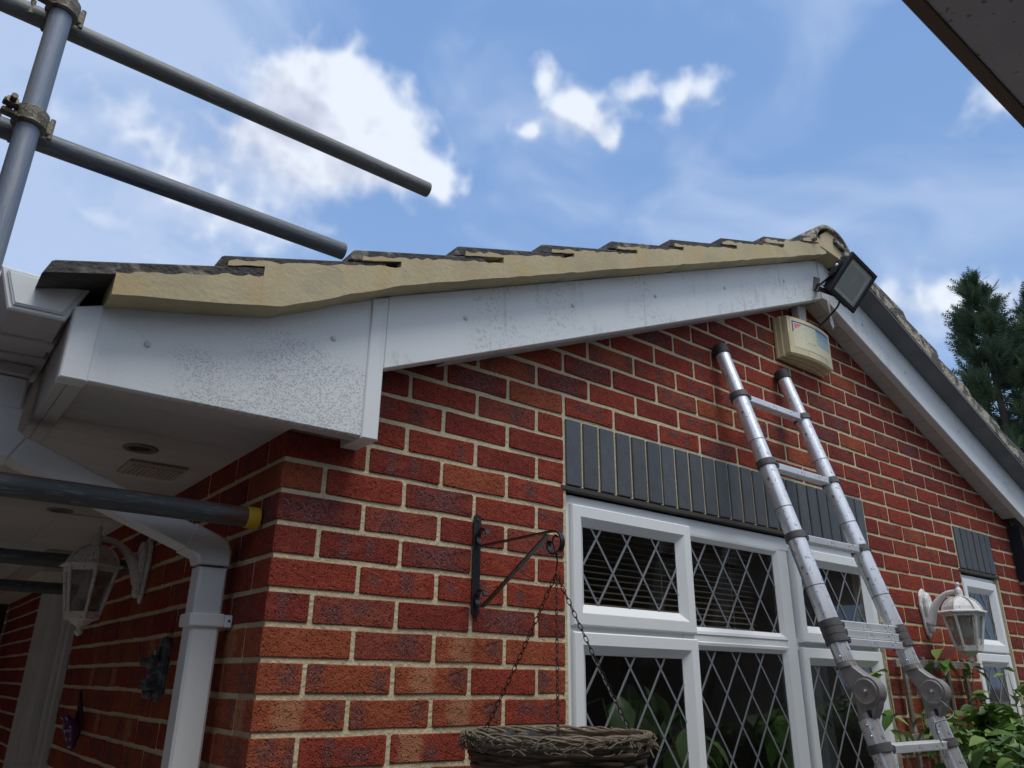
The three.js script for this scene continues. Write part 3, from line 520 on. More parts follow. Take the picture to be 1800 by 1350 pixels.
mesh('eaves_box_end', box2(4.3, 4.312, 2.088, 2.40, 0.002, 0.068, 0.002), mat([0.008, 0.009, 0.014], 0.8), house).userData.label = 'dark inner end of the far eaves box';
mesh('eaves_box_panel', prism([[4.46, 2.07], [5.36, 2.07], [5.36, 2.2], [4.46, 2.55]], 0.09, ZB, 0.002), pvc, house);
mesh('eaves_box_underside', box2(4.313, 5.34, 2.075, 2.088, 0.0, 0.089, 0), pvcGrey, house);
// soffits
const soffit = part('soffit', house);
for (let i = 0; i < 52; i++) { const z1 = 0.06 - i * 0.1; mesh('soffit_board', box2(-0.452, 0.0, 2.086, 2.096, z1 - 0.0985, z1, 0.002), pvcGrey, soffit); }
mesh('soffit_lining', box2(-0.48, 0.0, 2.098, 2.106, -5.2, 0.06, 0), pvcGrey, soffit);
mesh('soffit_patch', box2(-0.235, -0.012, 2.0815, 2.085, -2.4, -1.46, 0.001), pvcGrey, soffit);
const ventG = [box2(-0.23, -0.075, 2.076, 2.0845, -0.66, -0.51, 0.002)]; for (let i = 0; i < 11; i++) ventG.push(box2(-0.218 + i * 0.0125, -0.2115 + i * 0.0125, 2.071, 2.0775, -0.645, -0.525, 0.001));
mesh('soffit_vent', merge(ventG), mat([0.42, 0.36, 0.31], 0.7), soffit);
const rakeSoffit = part('rake_soffit', house);
for (const s of [-1, 1]) for (let i = 0; i < 22; i++) {
  const x0 = AX + s * (0.002 + i * 0.092), x1 = AX + s * (0.0905 + (i) * 0.092); if (s < 0 && x1 < 0.18 || s > 0 && x1 > 4.3) continue;
  mesh('soffit_board', prism([[Math.min(x0, x1), bot(Math.min(x0, x1)) + 0.004], [Math.max(x0, x1), bot(Math.max(x0, x1)) + 0.004], [Math.max(x0, x1), bot(Math.max(x0, x1)) + 0.013], [Math.min(x0, x1), bot(Math.min(x0, x1)) + 0.013]], 0.0, 0.069, 0.0012), pvcGrey, rakeSoffit);
}
mesh('soffit_bracket', prism([[2.30, 3.06], [2.36, 3.08], [2.37, 3.17], [2.30, 3.155]], 0.008, 0.045, 0.003), pvcGrey, rakeSoffit);
// porch header box beyond the downpipe
mesh('porch_box', box2(-0.13, -0.001, 1.985, 2.0845, -5.0, -2.46, 0.003), mat([0.5, 0.47, 0.38], 0.7), house);

// roof: stepped concrete tiles, bedded in cement along the verge
const roof = part('roof', house);
const TH = 17.7 * Math.PI / 180, CD = Math.cos(TH), SD = Math.sin(TH), TT = 0.028;
const NX = n => -0.565 + 0.3035 * n, NY = n => 2.265 + 0.1268 * n;
const tileTop = (n, x) => NY(n) + (x - NX(n)) * Math.tan(TH);
const rr = rng(404);
for (const s of [1, -1]) {
  const mx = x => s > 0 ? x : 2 * AX - x, flip = pts => s > 0 ? pts : pts.map(p => [mx(p[0]), p[1]]).reverse();
  const zv = s > 0 ? 0.183 : 0.207;
  for (let n = 0; n < 10; n++) {
    const len = n === 9 ? 0.27 : 0.415, N = [NX(n), NY(n)], j = (rr() - 0.5) * 0.006;
    const P = (a, b) => [N[0] + CD * a - SD * b, N[1] + j + SD * a + CD * b];
    const poly = flip([P(-0.02, -TT), P(len, -TT), P(len, 0), P(0.006, 0), P(0, -0.002)]);
    mesh('roof_tile', prism(poly, -0.14, zv + (rr() - 0.5) * 0.006, 0.003), s > 0 ? tileDarkM : tileM, roof);
    mesh('tile_course', prism(poly, -5.2, -0.145, 0.002), tileM, roof);
  }
  const deck = flip([[-0.49, top(-0.49) + 0.004], [AX, top(AX) + 0.004], [AX, top(AX) + 0.03], [-0.49, top(-0.49) + 0.02]]);
  mesh('roof_deck', prism(deck, -5.2, 0.10, 0), undercloakM, roof);
}
{
  const cb = x => x > 0.18 ? top(x) + 0.001 : x > -0.12 ? mix(2.308, top(0.18), (x + 0.12) / 0.3) : mix(2.226, 2.308, (x + 0.455) / 0.335);
  // one lift of cement per tile; a sliver of each tile edge stays bare, running on below the next nose
  const tails = Array.from({ length: 11 }, () => 0.05 + rr() * 0.11), pieces = [];
  for (let n = 0; n < 10; n++) {
    const xa = n ? NX(n) + (n < 7 ? 0.012 + rr() * 0.028 : 0.006) : -0.455, xb = n === 9 ? 2.36 : NX(n + 1) + tails[n], M = 26, up = [], dn = [];
    for (let i = 0; i <= M; i++) {
      const x = mix(xa, xb, i / M), f = (x - NX(n)) / 0.3035, hide = n > 6 ? 0.006 * (n - 6) * vnoise(x * 30, 5) : 0;
      up.push([x, Math.max(cb(x) + 0.004, Math.min(tileTop(n, x) - (n ? 0.018 : 0.025) + hide + (vnoise(x * 60 + n * 9, 3) - 0.5) * 0.009 + smooth(0.75, 1, f) * 0.003, f < 0.06 ? NY(n) - 0.014 : 9))]);
      const tl = n && x < NX(n) + tails[n - 1]; dn.push([x, tl ? tileTop(n - 1, x) + 0.001 + (vnoise(x * 70, n) - 0.5) * 0.003 : cb(x) + (vnoise(x * 25, 11) - 0.5) * 0.004]);
    }
    if (n) { const xe = NX(n) + tails[n - 1], k = dn.findIndex(p => p[0] >= xe); if (k > 0) dn.splice(k, 0, [xe - 0.0005, tileTop(n - 1, xe) + 0.001], [xe, cb(xe)]); }
    up.reverse(); const rag = []; const yT = up[0][1], yB = dn[dn.length - 1][1]; for (let i = 1; i < 4; i++) rag.push([xb - 0.0001, mix(yB, yT, i / 4)]);
    pieces.push(prism([...dn, ...rag, ...up], 0.085, 0.1865 + (n % 2) * 0.0004, 0));
  }
  mesh('verge_cement', merge(pieces), cementM, roof).userData.label = 'buff cement bedding under the stepped tile edges';
  // far slope: undercloak strips below a ragged cement and tile edge
  for (let i = 0; i < 5; i++) { const a = 2.52 + i * 0.62, b = a + 0.617; mesh('undercloak_strip', prism([[a, top(a) - 0.004], [b, top(b) - 0.004], [b, top(b) + 0.004], [a, top(a) + 0.004]], 0.085, 0.205 + (i % 2) * 0.003, 0), undercloakM, roof); }
  const u2 = [], d2 = []; for (let i = 0; i <= 160; i++) { const x = mix(2.5, 5.4, i / 160); let n = Math.floor((2 * AX - x - NX(0) + 0.012) / 0.3035); n = clamp(n, 0, 9); const t = tileTop(n, 2 * AX - x); u2.push([x, Math.max(top(x) + 0.02, t - 0.006 - vnoise(i * 0.45, 70) * 0.016)]); d2.push([x, top(x) + 0.006]); }
  mesh('verge_cement', prism([...d2, ...u2.reverse()], 0.085, 0.2085, 0.003), lichenM, roof);
  // ridge: half-round tiles, open end packed with cement
  const arc = (r, n = 14) => { const a = []; for (let i = 0; i <= n; i++) { const t = Math.PI * (0.06 + 0.88 * i / n); a.push([AX - 0.02 + Math.cos(t) * r * 1.12, 3.385 + Math.sin(t) * r]); } return a; };
  for (let i = 0; i < 12; i++) mesh('ridge_tile', prism([...arc(0.152), ...arc(0.132).reverse()], 0.205 - (i + 1) * 0.45 + 0.004, 0.205 - i * 0.45, 0.004), lichenM, roof);
  mesh('ridge_cement', prism([[2.31, 3.40], [2.55, 3.385], [2.52, 3.46], [2.46, 3.51], [2.39, 3.515], [2.33, 3.47]], 0.0, 0.19, 0.004), cementM, roof);
}
// ------------------------------------------------------------------ gutter and downpipe
{
  const t = thing('gutter', 'white square-section gutter with angular end cap along the side eaves', 'gutter');
  const outer = [[-0.634, 2.262], [-0.628, 2.262], [-0.603, 2.19], [-0.519, 2.194], [-0.491, 2.262], [-0.485, 2.262], [-0.514, 2.187], [-0.607, 2.183]];
  mesh('trough', prism(outer, -5.2, 0.092, 0), pvcGrey, t);
  const capP = [[-0.638, 2.264], [-0.610, 2.180], [-0.512, 2.184], [-0.481, 2.264]], inset = [[-0.626, 2.256], [-0.603, 2.190], [-0.519, 2.193], [-0.494, 2.256]];
  const cap_ = mesh('end_cap', prism(capP, 0.088, 0.1, 0.003), pvc, t); mesh('raised_panel', prism(inset, 0.1, 0.106, 0.004), pvc, cap_);
  mesh('lug', box2(-0.503, -0.496, 2.262, 2.272, 0.088, 0.096, 0.002), pvcClean, t);
  const grow = (d, z0, z1) => prism([[-0.636 - d, 2.262], [-0.609 - d, 2.181 - d], [-0.512 + d, 2.185 - d], [-0.483 + d, 2.262]], z0, z1, 0.003);
  mesh('union_bracket', grow(0.004, -0.10, -0.045), pvcGrey, t);
  mesh('outlet', merge([grow(0.005, -0.325, -0.15), prism([[-0.6, 2.178], [-0.52, 2.178], [-0.526, 2.15], [-0.594, 2.15]], -0.28, -0.195, 0.004)]), pvcGrey, t);
  for (const z of [-1.2, -2.2, -3.2, -4.2]) mesh('bracket', grow(0.004, z - 0.03, z), pvcGrey, t);
}
{
  const t = thing('downpipe', 'white square downpipe with slanting offset, fixed beside the brick corner', 'downpipe');
  mesh('spigot', prism([[-0.592, 2.149], [-0.524, 2.149], [-0.524, 2.075], [-0.592, 2.075]].reverse(), -0.272, -0.203, 0.005), pvc, t);
  mesh('upper_bend', prism([[-0.597, 2.08], [-0.597, 2.0], [-0.56, 1.968], [-0.528, 1.962], [-0.500, 2.018], [-0.519, 2.03], [-0.519, 2.08]], -0.276, -0.199, 0.005), pvc, t);
  mesh('offset_pipe', prism([[-0.53, 1.9665], [-0.12, 1.8125], [-0.096, 1.868], [-0.506, 2.022]], -0.272, -0.203, 0.005), pvc, t);
  mesh('lower_bend', prism([[-0.136, 1.815], [-0.103, 1.803], [-0.096, 1.786], [-0.023, 1.786], [-0.023, 1.820], [-0.036, 1.849], [-0.116, 1.879]], -0.2745, -0.2005, 0.005), pvc, t);
  mesh('pipe', prism([[-0.093, 0.0], [-0.026, 0.0], [-0.026, 1.78], [-0.093, 1.78]], -0.270, -0.203, 0.006), pvc, t);
  mesh('clip', merge([box2(-0.101, -0.018, 1.643, 1.674, -0.278, -0.195, 0.005), box2(-0.020, -0.001, 1.643, 1.672, -0.212, -0.196, 0.003)]), pvcClean, t);
  mesh('clip_screw', rod([-0.009, 1.658, -0.2], [-0.009, 1.658, -0.1945], 0.0035, 0.003, 10), blackM, t);
}

// ------------------------------------------------------------------ scaffolding: 48 mm tubes and couplers
const R48 = 0.02415, SC = 'scaffold tubes round the eaves';
function tubeThing(label, a, b, m) { const t = thing('scaffold_tube', label, 'scaffold tube', a, SC); const rel = [b[0] - a[0], b[1] - a[1], b[2] - a[2]]; mesh('tube', pipe([0, 0, 0], rel, R48, R48 - 0.004), m, t); return t; }
tubeThing('upright grey scaffold tube standing left of the gutter', [-0.658, 0, -0.035], [-0.658, 4.4, -0.035], tubeStd);
tubeThing('upper scaffold guard rail ending in open sky', [-1.6, 3.008, -0.095], [0.404, 3.008, -0.095], tubeGrey);
tubeThing('lower scaffold guard rail with blue paint ending behind the roof verge', [-1.6, 2.678, -0.095], [0.138, 2.678, -0.095], tubeBlue);
const capped = tubeThing('dark scaffold tube with yellow end cap butting the brick corner', [-1.6, 1.889, -0.1], [-0.018, 1.889, -0.1], tubeRust);
mesh('end_cap', pipe([1.563, 0, 0], [1.593, 0, 0], R48 + 0.0015, 0.004), mat([0.62, 0.40, 0.02], 0.5), capped);
tubeThing('dark scaffold tube passing behind the lantern under the soffit', [-1.6, 1.893, -1.27], [-0.012, 1.893, -1.27], tubeDark);
tubeThing('farthest dark scaffold tube, low across the white door post', [-1.6, 1.888, -2.2], [-0.012, 1.888, -2.2], tubeDark);
tubeThing('scaffold ledger tube outside the picture carrying the cross tubes', [-0.74, 1.84, 0.2], [-0.74, 1.84, -3.4], tubeGrey);
tubeThing('rear scaffold upright outside the picture at the far end', [-0.79, 0, -3.0], [-0.79, 3.6, -3.0], tubeGrey);
function coupler(label, y) {
  const t = thing('scaffold_coupler', label, 'coupler', [-0.658, y, -0.035], 'scaffold couplers');
  // band round the upright: two hinged halves with ribs, bolt on the left, hinge on the right
  const prof = (ro, h) => [[R48 + 0.0005, -h], [ro, -h], [ro + 0.003, -h + 0.003], [ro + 0.001, -0.004], [ro + 0.001, 0.004], [ro + 0.003, h - 0.003], [ro, h], [R48 + 0.0005, h], [R48 + 0.0005, -h]];
  mesh('band', lathe(prof(R48 + 0.008, 0.021), 28), clampM, t);
  const side = lathe(prof(R48 + 0.007, 0.02), 28); side.rotateZ(Math.PI / 2); side.translate(0, 0, -0.06); mesh('band', side, clampM, t);
  mesh('saddle', rbox(0.05, 0.045, 0.024, 0, 0, -0.031, 0.006), clampM, t);
  for (const q of [[0.03, 0.011, 0.022, -0.044, 0.012, 0.012], [0.03, 0.011, 0.022, -0.044, -0.013, 0.012], [0.016, 0.036, 0.018, 0.037, 0, -0.004]]) mesh('jaw', rbox(...q, 0.003), clampM, t);
  mesh('bolt', merge([rod([-0.044, 0.002, -0.012], [-0.046, 0.008, 0.052], 0.0065, 0.0065, 12), rod([-0.0445, 0.004, 0.022], [-0.0455, 0.0065, 0.036], 0.0125, 0.0125, 6)]), mat([0.09, 0.075, 0.06], 0.5, { metalness: 0.6 }), t);
  mesh('hinge_pin', merge([rod([0.043, -0.026, -0.002], [0.043, 0.026, -0.002], 0.0055, 0.0055, 10), rod([-0.052, -0.02, -0.05], [-0.052, 0.02, -0.05], 0.006, 0.006, 10)]), clampM, t);
  t.rotation.y = 0.15; return t;
}
coupler('rusty coupler clamping the upper rail to the upright', 3.012); coupler('rusty coupler with projecting bolt clamping the lower rail', 2.684);

// ------------------------------------------------------------------ telescopic ladder leaning on the gable
{
  const t = thing('telescopic_ladder', 'scuffed aluminium telescopic ladder leaning against the brick gable', 'ladder', [1.915, 0, 0.852]);
  const O = [1.915, 0, 0.852], lean = (y, off = 0) => { const z = 0.038 + (2.742 - y) * 0.297; return [0, y + off * 0.285, z + off * 0.957 - O[2]]; };
  const secs = [[2.765, 2.55, 0.0275], [2.55, 2.268, 0.0295], [2.268, 2.0, 0.030], [2.0, 1.685, 0.031], [1.685, 1.60, 0.0285]], low = [[1.44, 1.355, 0.0295], [1.355, 1.07, 0.030], [1.07, 0.78, 0.031], [0.78, 0.49, 0.032], [0.49, 0.03, 0.033]];
  const sd = s => s * 0.2085;
  for (const s of [-1, 1]) {
    const P = (y, off = 0) => { const q = lean(y, off); return [sd(s), q[1], q[2]]; };
    for (const [a, b, r] of [...secs, ...low]) mesh('stile_section', rod(P(b), P(a), r, r, 28), aluM, t);
    for (const y of [2.36, 2.10, 1.83]) mesh('stile_seam', rod(P(y), P(y + 0.002), 0.0304 + (2.36 - y) * 0.003, 0.0304 + (2.36 - y) * 0.003, 28), collarM, t);
    mesh('end_cap', merge([rod(P(2.742), P(2.778), 0.0315, 0.0315, 28), rod(P(2.778), P(2.786), 0.0315, 0.025, 28)]), rubberM, t);
    for (const y of [2.553, 2.27, 2.0, 1.713, 1.69, 1.667, 1.362, 1.075, 0.785, 0.495]) {
      const g = [rod(P(y - 0.0115), P(y + 0.0115), 0.0355, 0.0345, 28)]; const c = P(y); g.push(rbox(0.024, 0.021, 0.05, c[0] - s * 0.034, c[1], c[2], 0.005)); mesh('collar', merge(g), collarM, t);
    }
    // hinge: upper and lower necks, drum on a pin across the ladder
    const hc = [sd(s), 1.517, 0.440 - O[2]], w = 0.021;
    const disc = (r0, x0, x1) => rod([hc[0] + x0, hc[1], hc[2]], [hc[0] + x1, hc[1], hc[2]], r0, r0, 32);
    const a = P(1.612), b = P(1.553), c2 = P(1.487), d = P(1.43);
    const zy = (pts, hw) => prism(pts.map(p => [p[0] - O[2], p[1]]), -hw, hw, 0.004).rotateY(-Math.PI / 2).translate(sd(s), 0, 0);
    const hinge = mesh('hinge', merge([disc(0.043, -w, w), rod(P(1.612), P(1.585), 0.0285, 0.0285, 24), rod(P(1.425), P(1.455), 0.0285, 0.0275, 24),
      zy([[0.352, 1.60], [0.372, 1.552], [0.396, 1.520], [0.420, 1.505], [0.455, 1.555], [0.430, 1.572], [0.410, 1.588], [0.404, 1.60]], 0.0185), zy([[0.398, 1.525], [0.402, 1.48], [0.404, 1.44], [0.452, 1.44], [0.468, 1.470], [0.478, 1.50], [0.44, 1.53]], 0.0185)]), hingeM, t);
    for (const e of [-1, 1]) {
      const dish = lathe([[0, 0.004], [0.006, 0.0042], [0.008, 0.0012], [0.016, -0.0005], [0.030, 0.002], [0.034, 0.004], [0.038, 0.001]], 28); dish.rotateZ(-e * Math.PI / 2); dish.translate(hc[0] + e * (w + 0.0005), hc[1], hc[2]); mesh('hinge_cover', dish, hingeM, hinge);
      const pin = lathe([[0, 0.005], [0.004, 0.0045], [0.0055, 0.002], [0.0058, 0]], 14); pin.rotateZ(-e * Math.PI / 2); pin.translate(hc[0] + e * (w + 0.0035), hc[1], hc[2]); mesh('pivot_pin', pin, boltM, hinge);
      for (const y of [1.615, 1.425, 1.395]) { const q = P(y); const rv = lathe([[0, 0.003], [0.003, 0.0025], [0.0042, 0]], 10); rv.rotateZ(-e * Math.PI / 2); rv.translate(q[0] + e * 0.0285, q[1], q[2] + 0.004); mesh('rivet', rv, boltM, hinge); }
    }
    mesh('latch_slot', rbox(0.0445, 0.022, 0.012, hc[0], hc[1] - 0.062, hc[2] + 0.002, 0.001), blackM, hinge);
    mesh('foot', merge([rod(P(0.0), P(0.06), 0.038, 0.036, 24)]), rubberM, t);
  }
  const rung = y => { const c = lean(y); const g = rbox(0.36, 0.024, 0.044, 0, 0, 0, 0.003); g.rotateX(0.06); g.translate(0, c[1] - 0.001, c[2]); mesh('rung', g, aluRung, t); };
  for (const y of [2.553, 2.27, 2.0, 1.717, 1.69, 1.663, 1.362, 1.075, 0.785, 0.495, 0.2]) rung(y);
  mesh('latch_wire', curveTube([[0.19, 1.50, -0.40], [0.175, 1.478, -0.37], [0.185, 1.455, -0.355], [0.165, 1.44, -0.36], [0.12, 1.425, -0.385], [0.118, 1.40, -0.386], [0.135, 1.36, -0.382]], 0.0022, 40, 6), mat([0.2, 0.2, 0.2], 0.5, { metalness: 0.5 }), t);
}

// ------------------------------------------------------------------ hanging bracket and basket
{
  const x = 0.565, t = thing('hanging_bracket', 'black wrought iron hanging bracket screwed to the brickwork', 'bracket', [x, 1.825, 0]);
  const g = prism([[-0.0125, -0.128], [-0.009, -0.134], [0.009, -0.134], [0.0125, -0.128], [0.0125, 0.128], [0.009, 0.134], [-0.009, 0.134], [-0.0125, 0.128]], 0.0025, 0.0075, 0.001); mesh('back_plate', g, ironM, t);
  const scroll = (cz, cy, r, a0, a1, n = 22) => { const o = []; for (let i = 0; i <= n; i++) { const a = mix(a0, a1, i / n), q = r * (1 - 0.28 * i / n); o.push([cz + Math.cos(a) * q, cy + Math.sin(a) * q]); } return o; };
  const line = (a, b, n = 8) => Array.from({ length: n + 1 }, (_, i) => [mix(a[0], b[0], i / n), mix(a[1], b[1], i / n)]);
  // arm: scroll at the plate, rising bar, hook scroll at the tip
  const s1 = scroll(0.034, 0.072, 0.026, -1.3, -6.2).reverse(), tip = scroll(0.326, 0.016, 0.030, 1.75, -3.6, 26);
  mesh('arm', ribbon([...s1, ...line([0.047, 0.047], [0.31, 0.047], 6), ...tip], 0.0065, 0.0042), ironM, t);
  const s2 = scroll(0.032, -0.088, 0.024, -1.3, -6.2).reverse();
  mesh('brace', ribbon([...s2, ...line([0.046, -0.108], [0.30, 0.040], 10)], 0.0065, 0.0042), ironM, t);
  for (const y of [-0.118, 0.118]) { const s = lathe([[0, 0.003], [0.003, 0.0026], [0.0045, 0]], 10); s.rotateX(Math.PI / 2); s.translate(0, y, 0.0075); mesh('screw', s, ironM, t); }
}
{
  const C = [0.565, 1.27, 0.33], t = thing('hanging_basket', 'empty woven wicker hanging basket on rusty chains below the iron bracket', 'hanging basket', C);
  const r = rng(909), rimY = 0.155, RT = 0.198, RB = 0.125;
  for (let i = 0; i < 12; i++) {                        // stacked wicker coils
    const f = i / 11, y = rimY - 0.008 - f * 0.17, R = mix(RT, RB, Math.pow(f, 1.25)), strands = [];
    for (let s = 0; s < 2; s++) { const pts = [], ph = r() * 6.28, n = 34; for (let k = 0; k < n; k++) { const a = k / n * 2 * Math.PI, w = Math.sin(a * 11 + ph + i * Math.PI) * 0.0035; pts.push([Math.cos(a) * (R + w), y + (s - 0.5) * 0.0078 + (r() - 0.5) * 0.0035 + Math.sin(a * 2 + ph) * 0.0015, Math.sin(a) * (R + w)]); } strands.push(curveTube(pts, 0.0042 + r() * 0.0022, 100, 6, true)); }
    mesh('wicker_coil', merge(strands), wickerM[[3, 1, 0, 1, 2, 1, 0, 1, 3, 0, 1, 0][i]], t);
  }
  const stakes = []; for (let k = 0; k < 22; k++) { const a = k / 22 * 2 * Math.PI, pts = []; for (let i = 0; i <= 8; i++) { const f = i / 8, R = mix(RT, RB, Math.pow(f, 1.25)) + ((i + k) % 2 ? 0.006 : -0.004); pts.push([Math.cos(a) * R, rimY - f * 0.155, Math.sin(a) * R]); } stakes.push(curveTube(pts, 0.0032, 20, 5)); }
  mesh('wicker_stakes', merge(stakes), wickerM[2], t);
  const rim = []; for (let s = 0; s < 7; s++) { const pts = [], ph = s * 0.9; for (let k = 0; k < 40; k++) { const a = k / 40 * 2 * Math.PI, q = a * 3 + ph + Math.sin(a * 5 + s) * 1.2; pts.push([Math.cos(a) * (RT + Math.cos(q) * 0.008 + (r() - 0.5) * 0.003), rimY + Math.sin(q) * 0.006 + (r() - 0.5) * 0.003, Math.sin(a) * (RT + Math.cos(q) * 0.008)]); } rim.push(curveTube(pts, 0.0022 + r() * 0.0014, 130, 5, true)); }
  mesh('rim', merge(rim), wickerM[3], t);
  const straw = []; for (let k = 0; k < 240; k++) { const a = r() * 6.28, l = 0.012 + r() * 0.035, b = a + (r() - 0.5) * 0.5, R = RT + 0.004 + r() * 0.007, y = rimY + 0.004 - r() * 0.03; straw.push(curveTube([[Math.cos(a) * R, y, Math.sin(a) * R], [Math.cos((a + b) / 2) * (R + 0.006), y + (r() - 0.5) * 0.012, Math.sin((a + b) / 2) * (R + 0.006)], [Math.cos(b) * (R + 0.004 + r() * l * 0.4), y + (r() - 0.6) * l * 0.6, Math.sin(b) * (R + 0.004 + r() * l * 0.4)]], 0.0009 + r() * 0.0008, 6, 4)); }
  const st = mesh('loose_straw', merge(straw), wickerM[3], t); st.userData.kind = 'stuff';
  const lin = lathe([[0, 0.075], [0.10, 0.082], [0.15, 0.10], [0.178, 0.125], [0.184, 0.14], [0.187, 0.138], [0.181, 0.12], [0.15, 0.09], [0.1, 0.072], [0, 0.065]], 40); mesh('fibre_lining', lin, wickerM[1], t);
  const fl = []; for (let i = 0; i < 10; i++) { const f = k => { const a = 2.25 + k * 0.075; return [Math.cos(a) * (0.182 + 0.004 * Math.sin(k * 2.3)), rimY + 0.010 + 0.007 * Math.sin(k * 1.7 + 0.5) * Math.sin(k / 10 * Math.PI), Math.sin(a) * (0.182 + 0.004 * Math.sin(k * 2.3))]; }, a = f(i), b = f(i + 1), lo = p => [p[0] * 0.9, 0.10, p[2] * 0.9], c = lo(b), d = lo(a), n = 0.0012, inn = p => [p[0] * (1 - n * 6), p[1] - n, p[2] * (1 - n * 6)]; fl.push(...a, ...b, ...c, ...a, ...c, ...d, ...inn(a), ...inn(c), ...inn(b), ...inn(a), ...inn(d), ...inn(c)); }
  const fg = new THREE.BufferGeometry(); fg.setAttribute('position', new THREE.Float32BufferAttribute(fl, 3)); fg.computeVertexNormals(); mesh('plastic_liner', metric(fg), mat([0.36, 0.39, 0.43], 0.3), t);
  // three chains from the hook; one hangs on the near side
  const hook = [0, 0.556, 0.0]; const top3 = [0, 0.50, 0];
  mesh('hook', curveTube([[0, 0.585, 0.006], [0.002, 0.592, -0.004], [0, 0.58, -0.012], [0.002, 0.555, -0.006], [0.002, 0.53, 0.002], [0, 0.508, 0], [-0.003, 0.497, 0.004]], 0.002, 36, 6), chainM, t);
  for (const a of [2.29, 4.39, 0.2]) {
    const e = [Math.cos(a) * (RT - 0.004), rimY + 0.002, Math.sin(a) * (RT - 0.004)], A = V(...top3), B = V(...e), L = A.distanceTo(B), n = Math.round(L / 0.0152), links = [];
    for (let i = 0; i < n; i++) { const sh = new THREE.TorusGeometry(0.0042, 0.0011, 5, 12); sh.scale(1, 2.05, 1); sh.rotateY(i % 2 ? Math.PI / 2 : 0.3); sh.applyQuaternion(new THREE.Quaternion().setFromUnitVectors(V(0, 1, 0), B.clone().sub(A).normalize())); const sag = Math.sin(i / n * Math.PI) * 0.006; const q = A.clone().lerp(B, (i + 0.5) / n); sh.translate(q.x, q.y - sag, q.z); links.push(sh.toNonIndexed()); }
    mesh('chain', merge(links), chainM, t);
  }
}

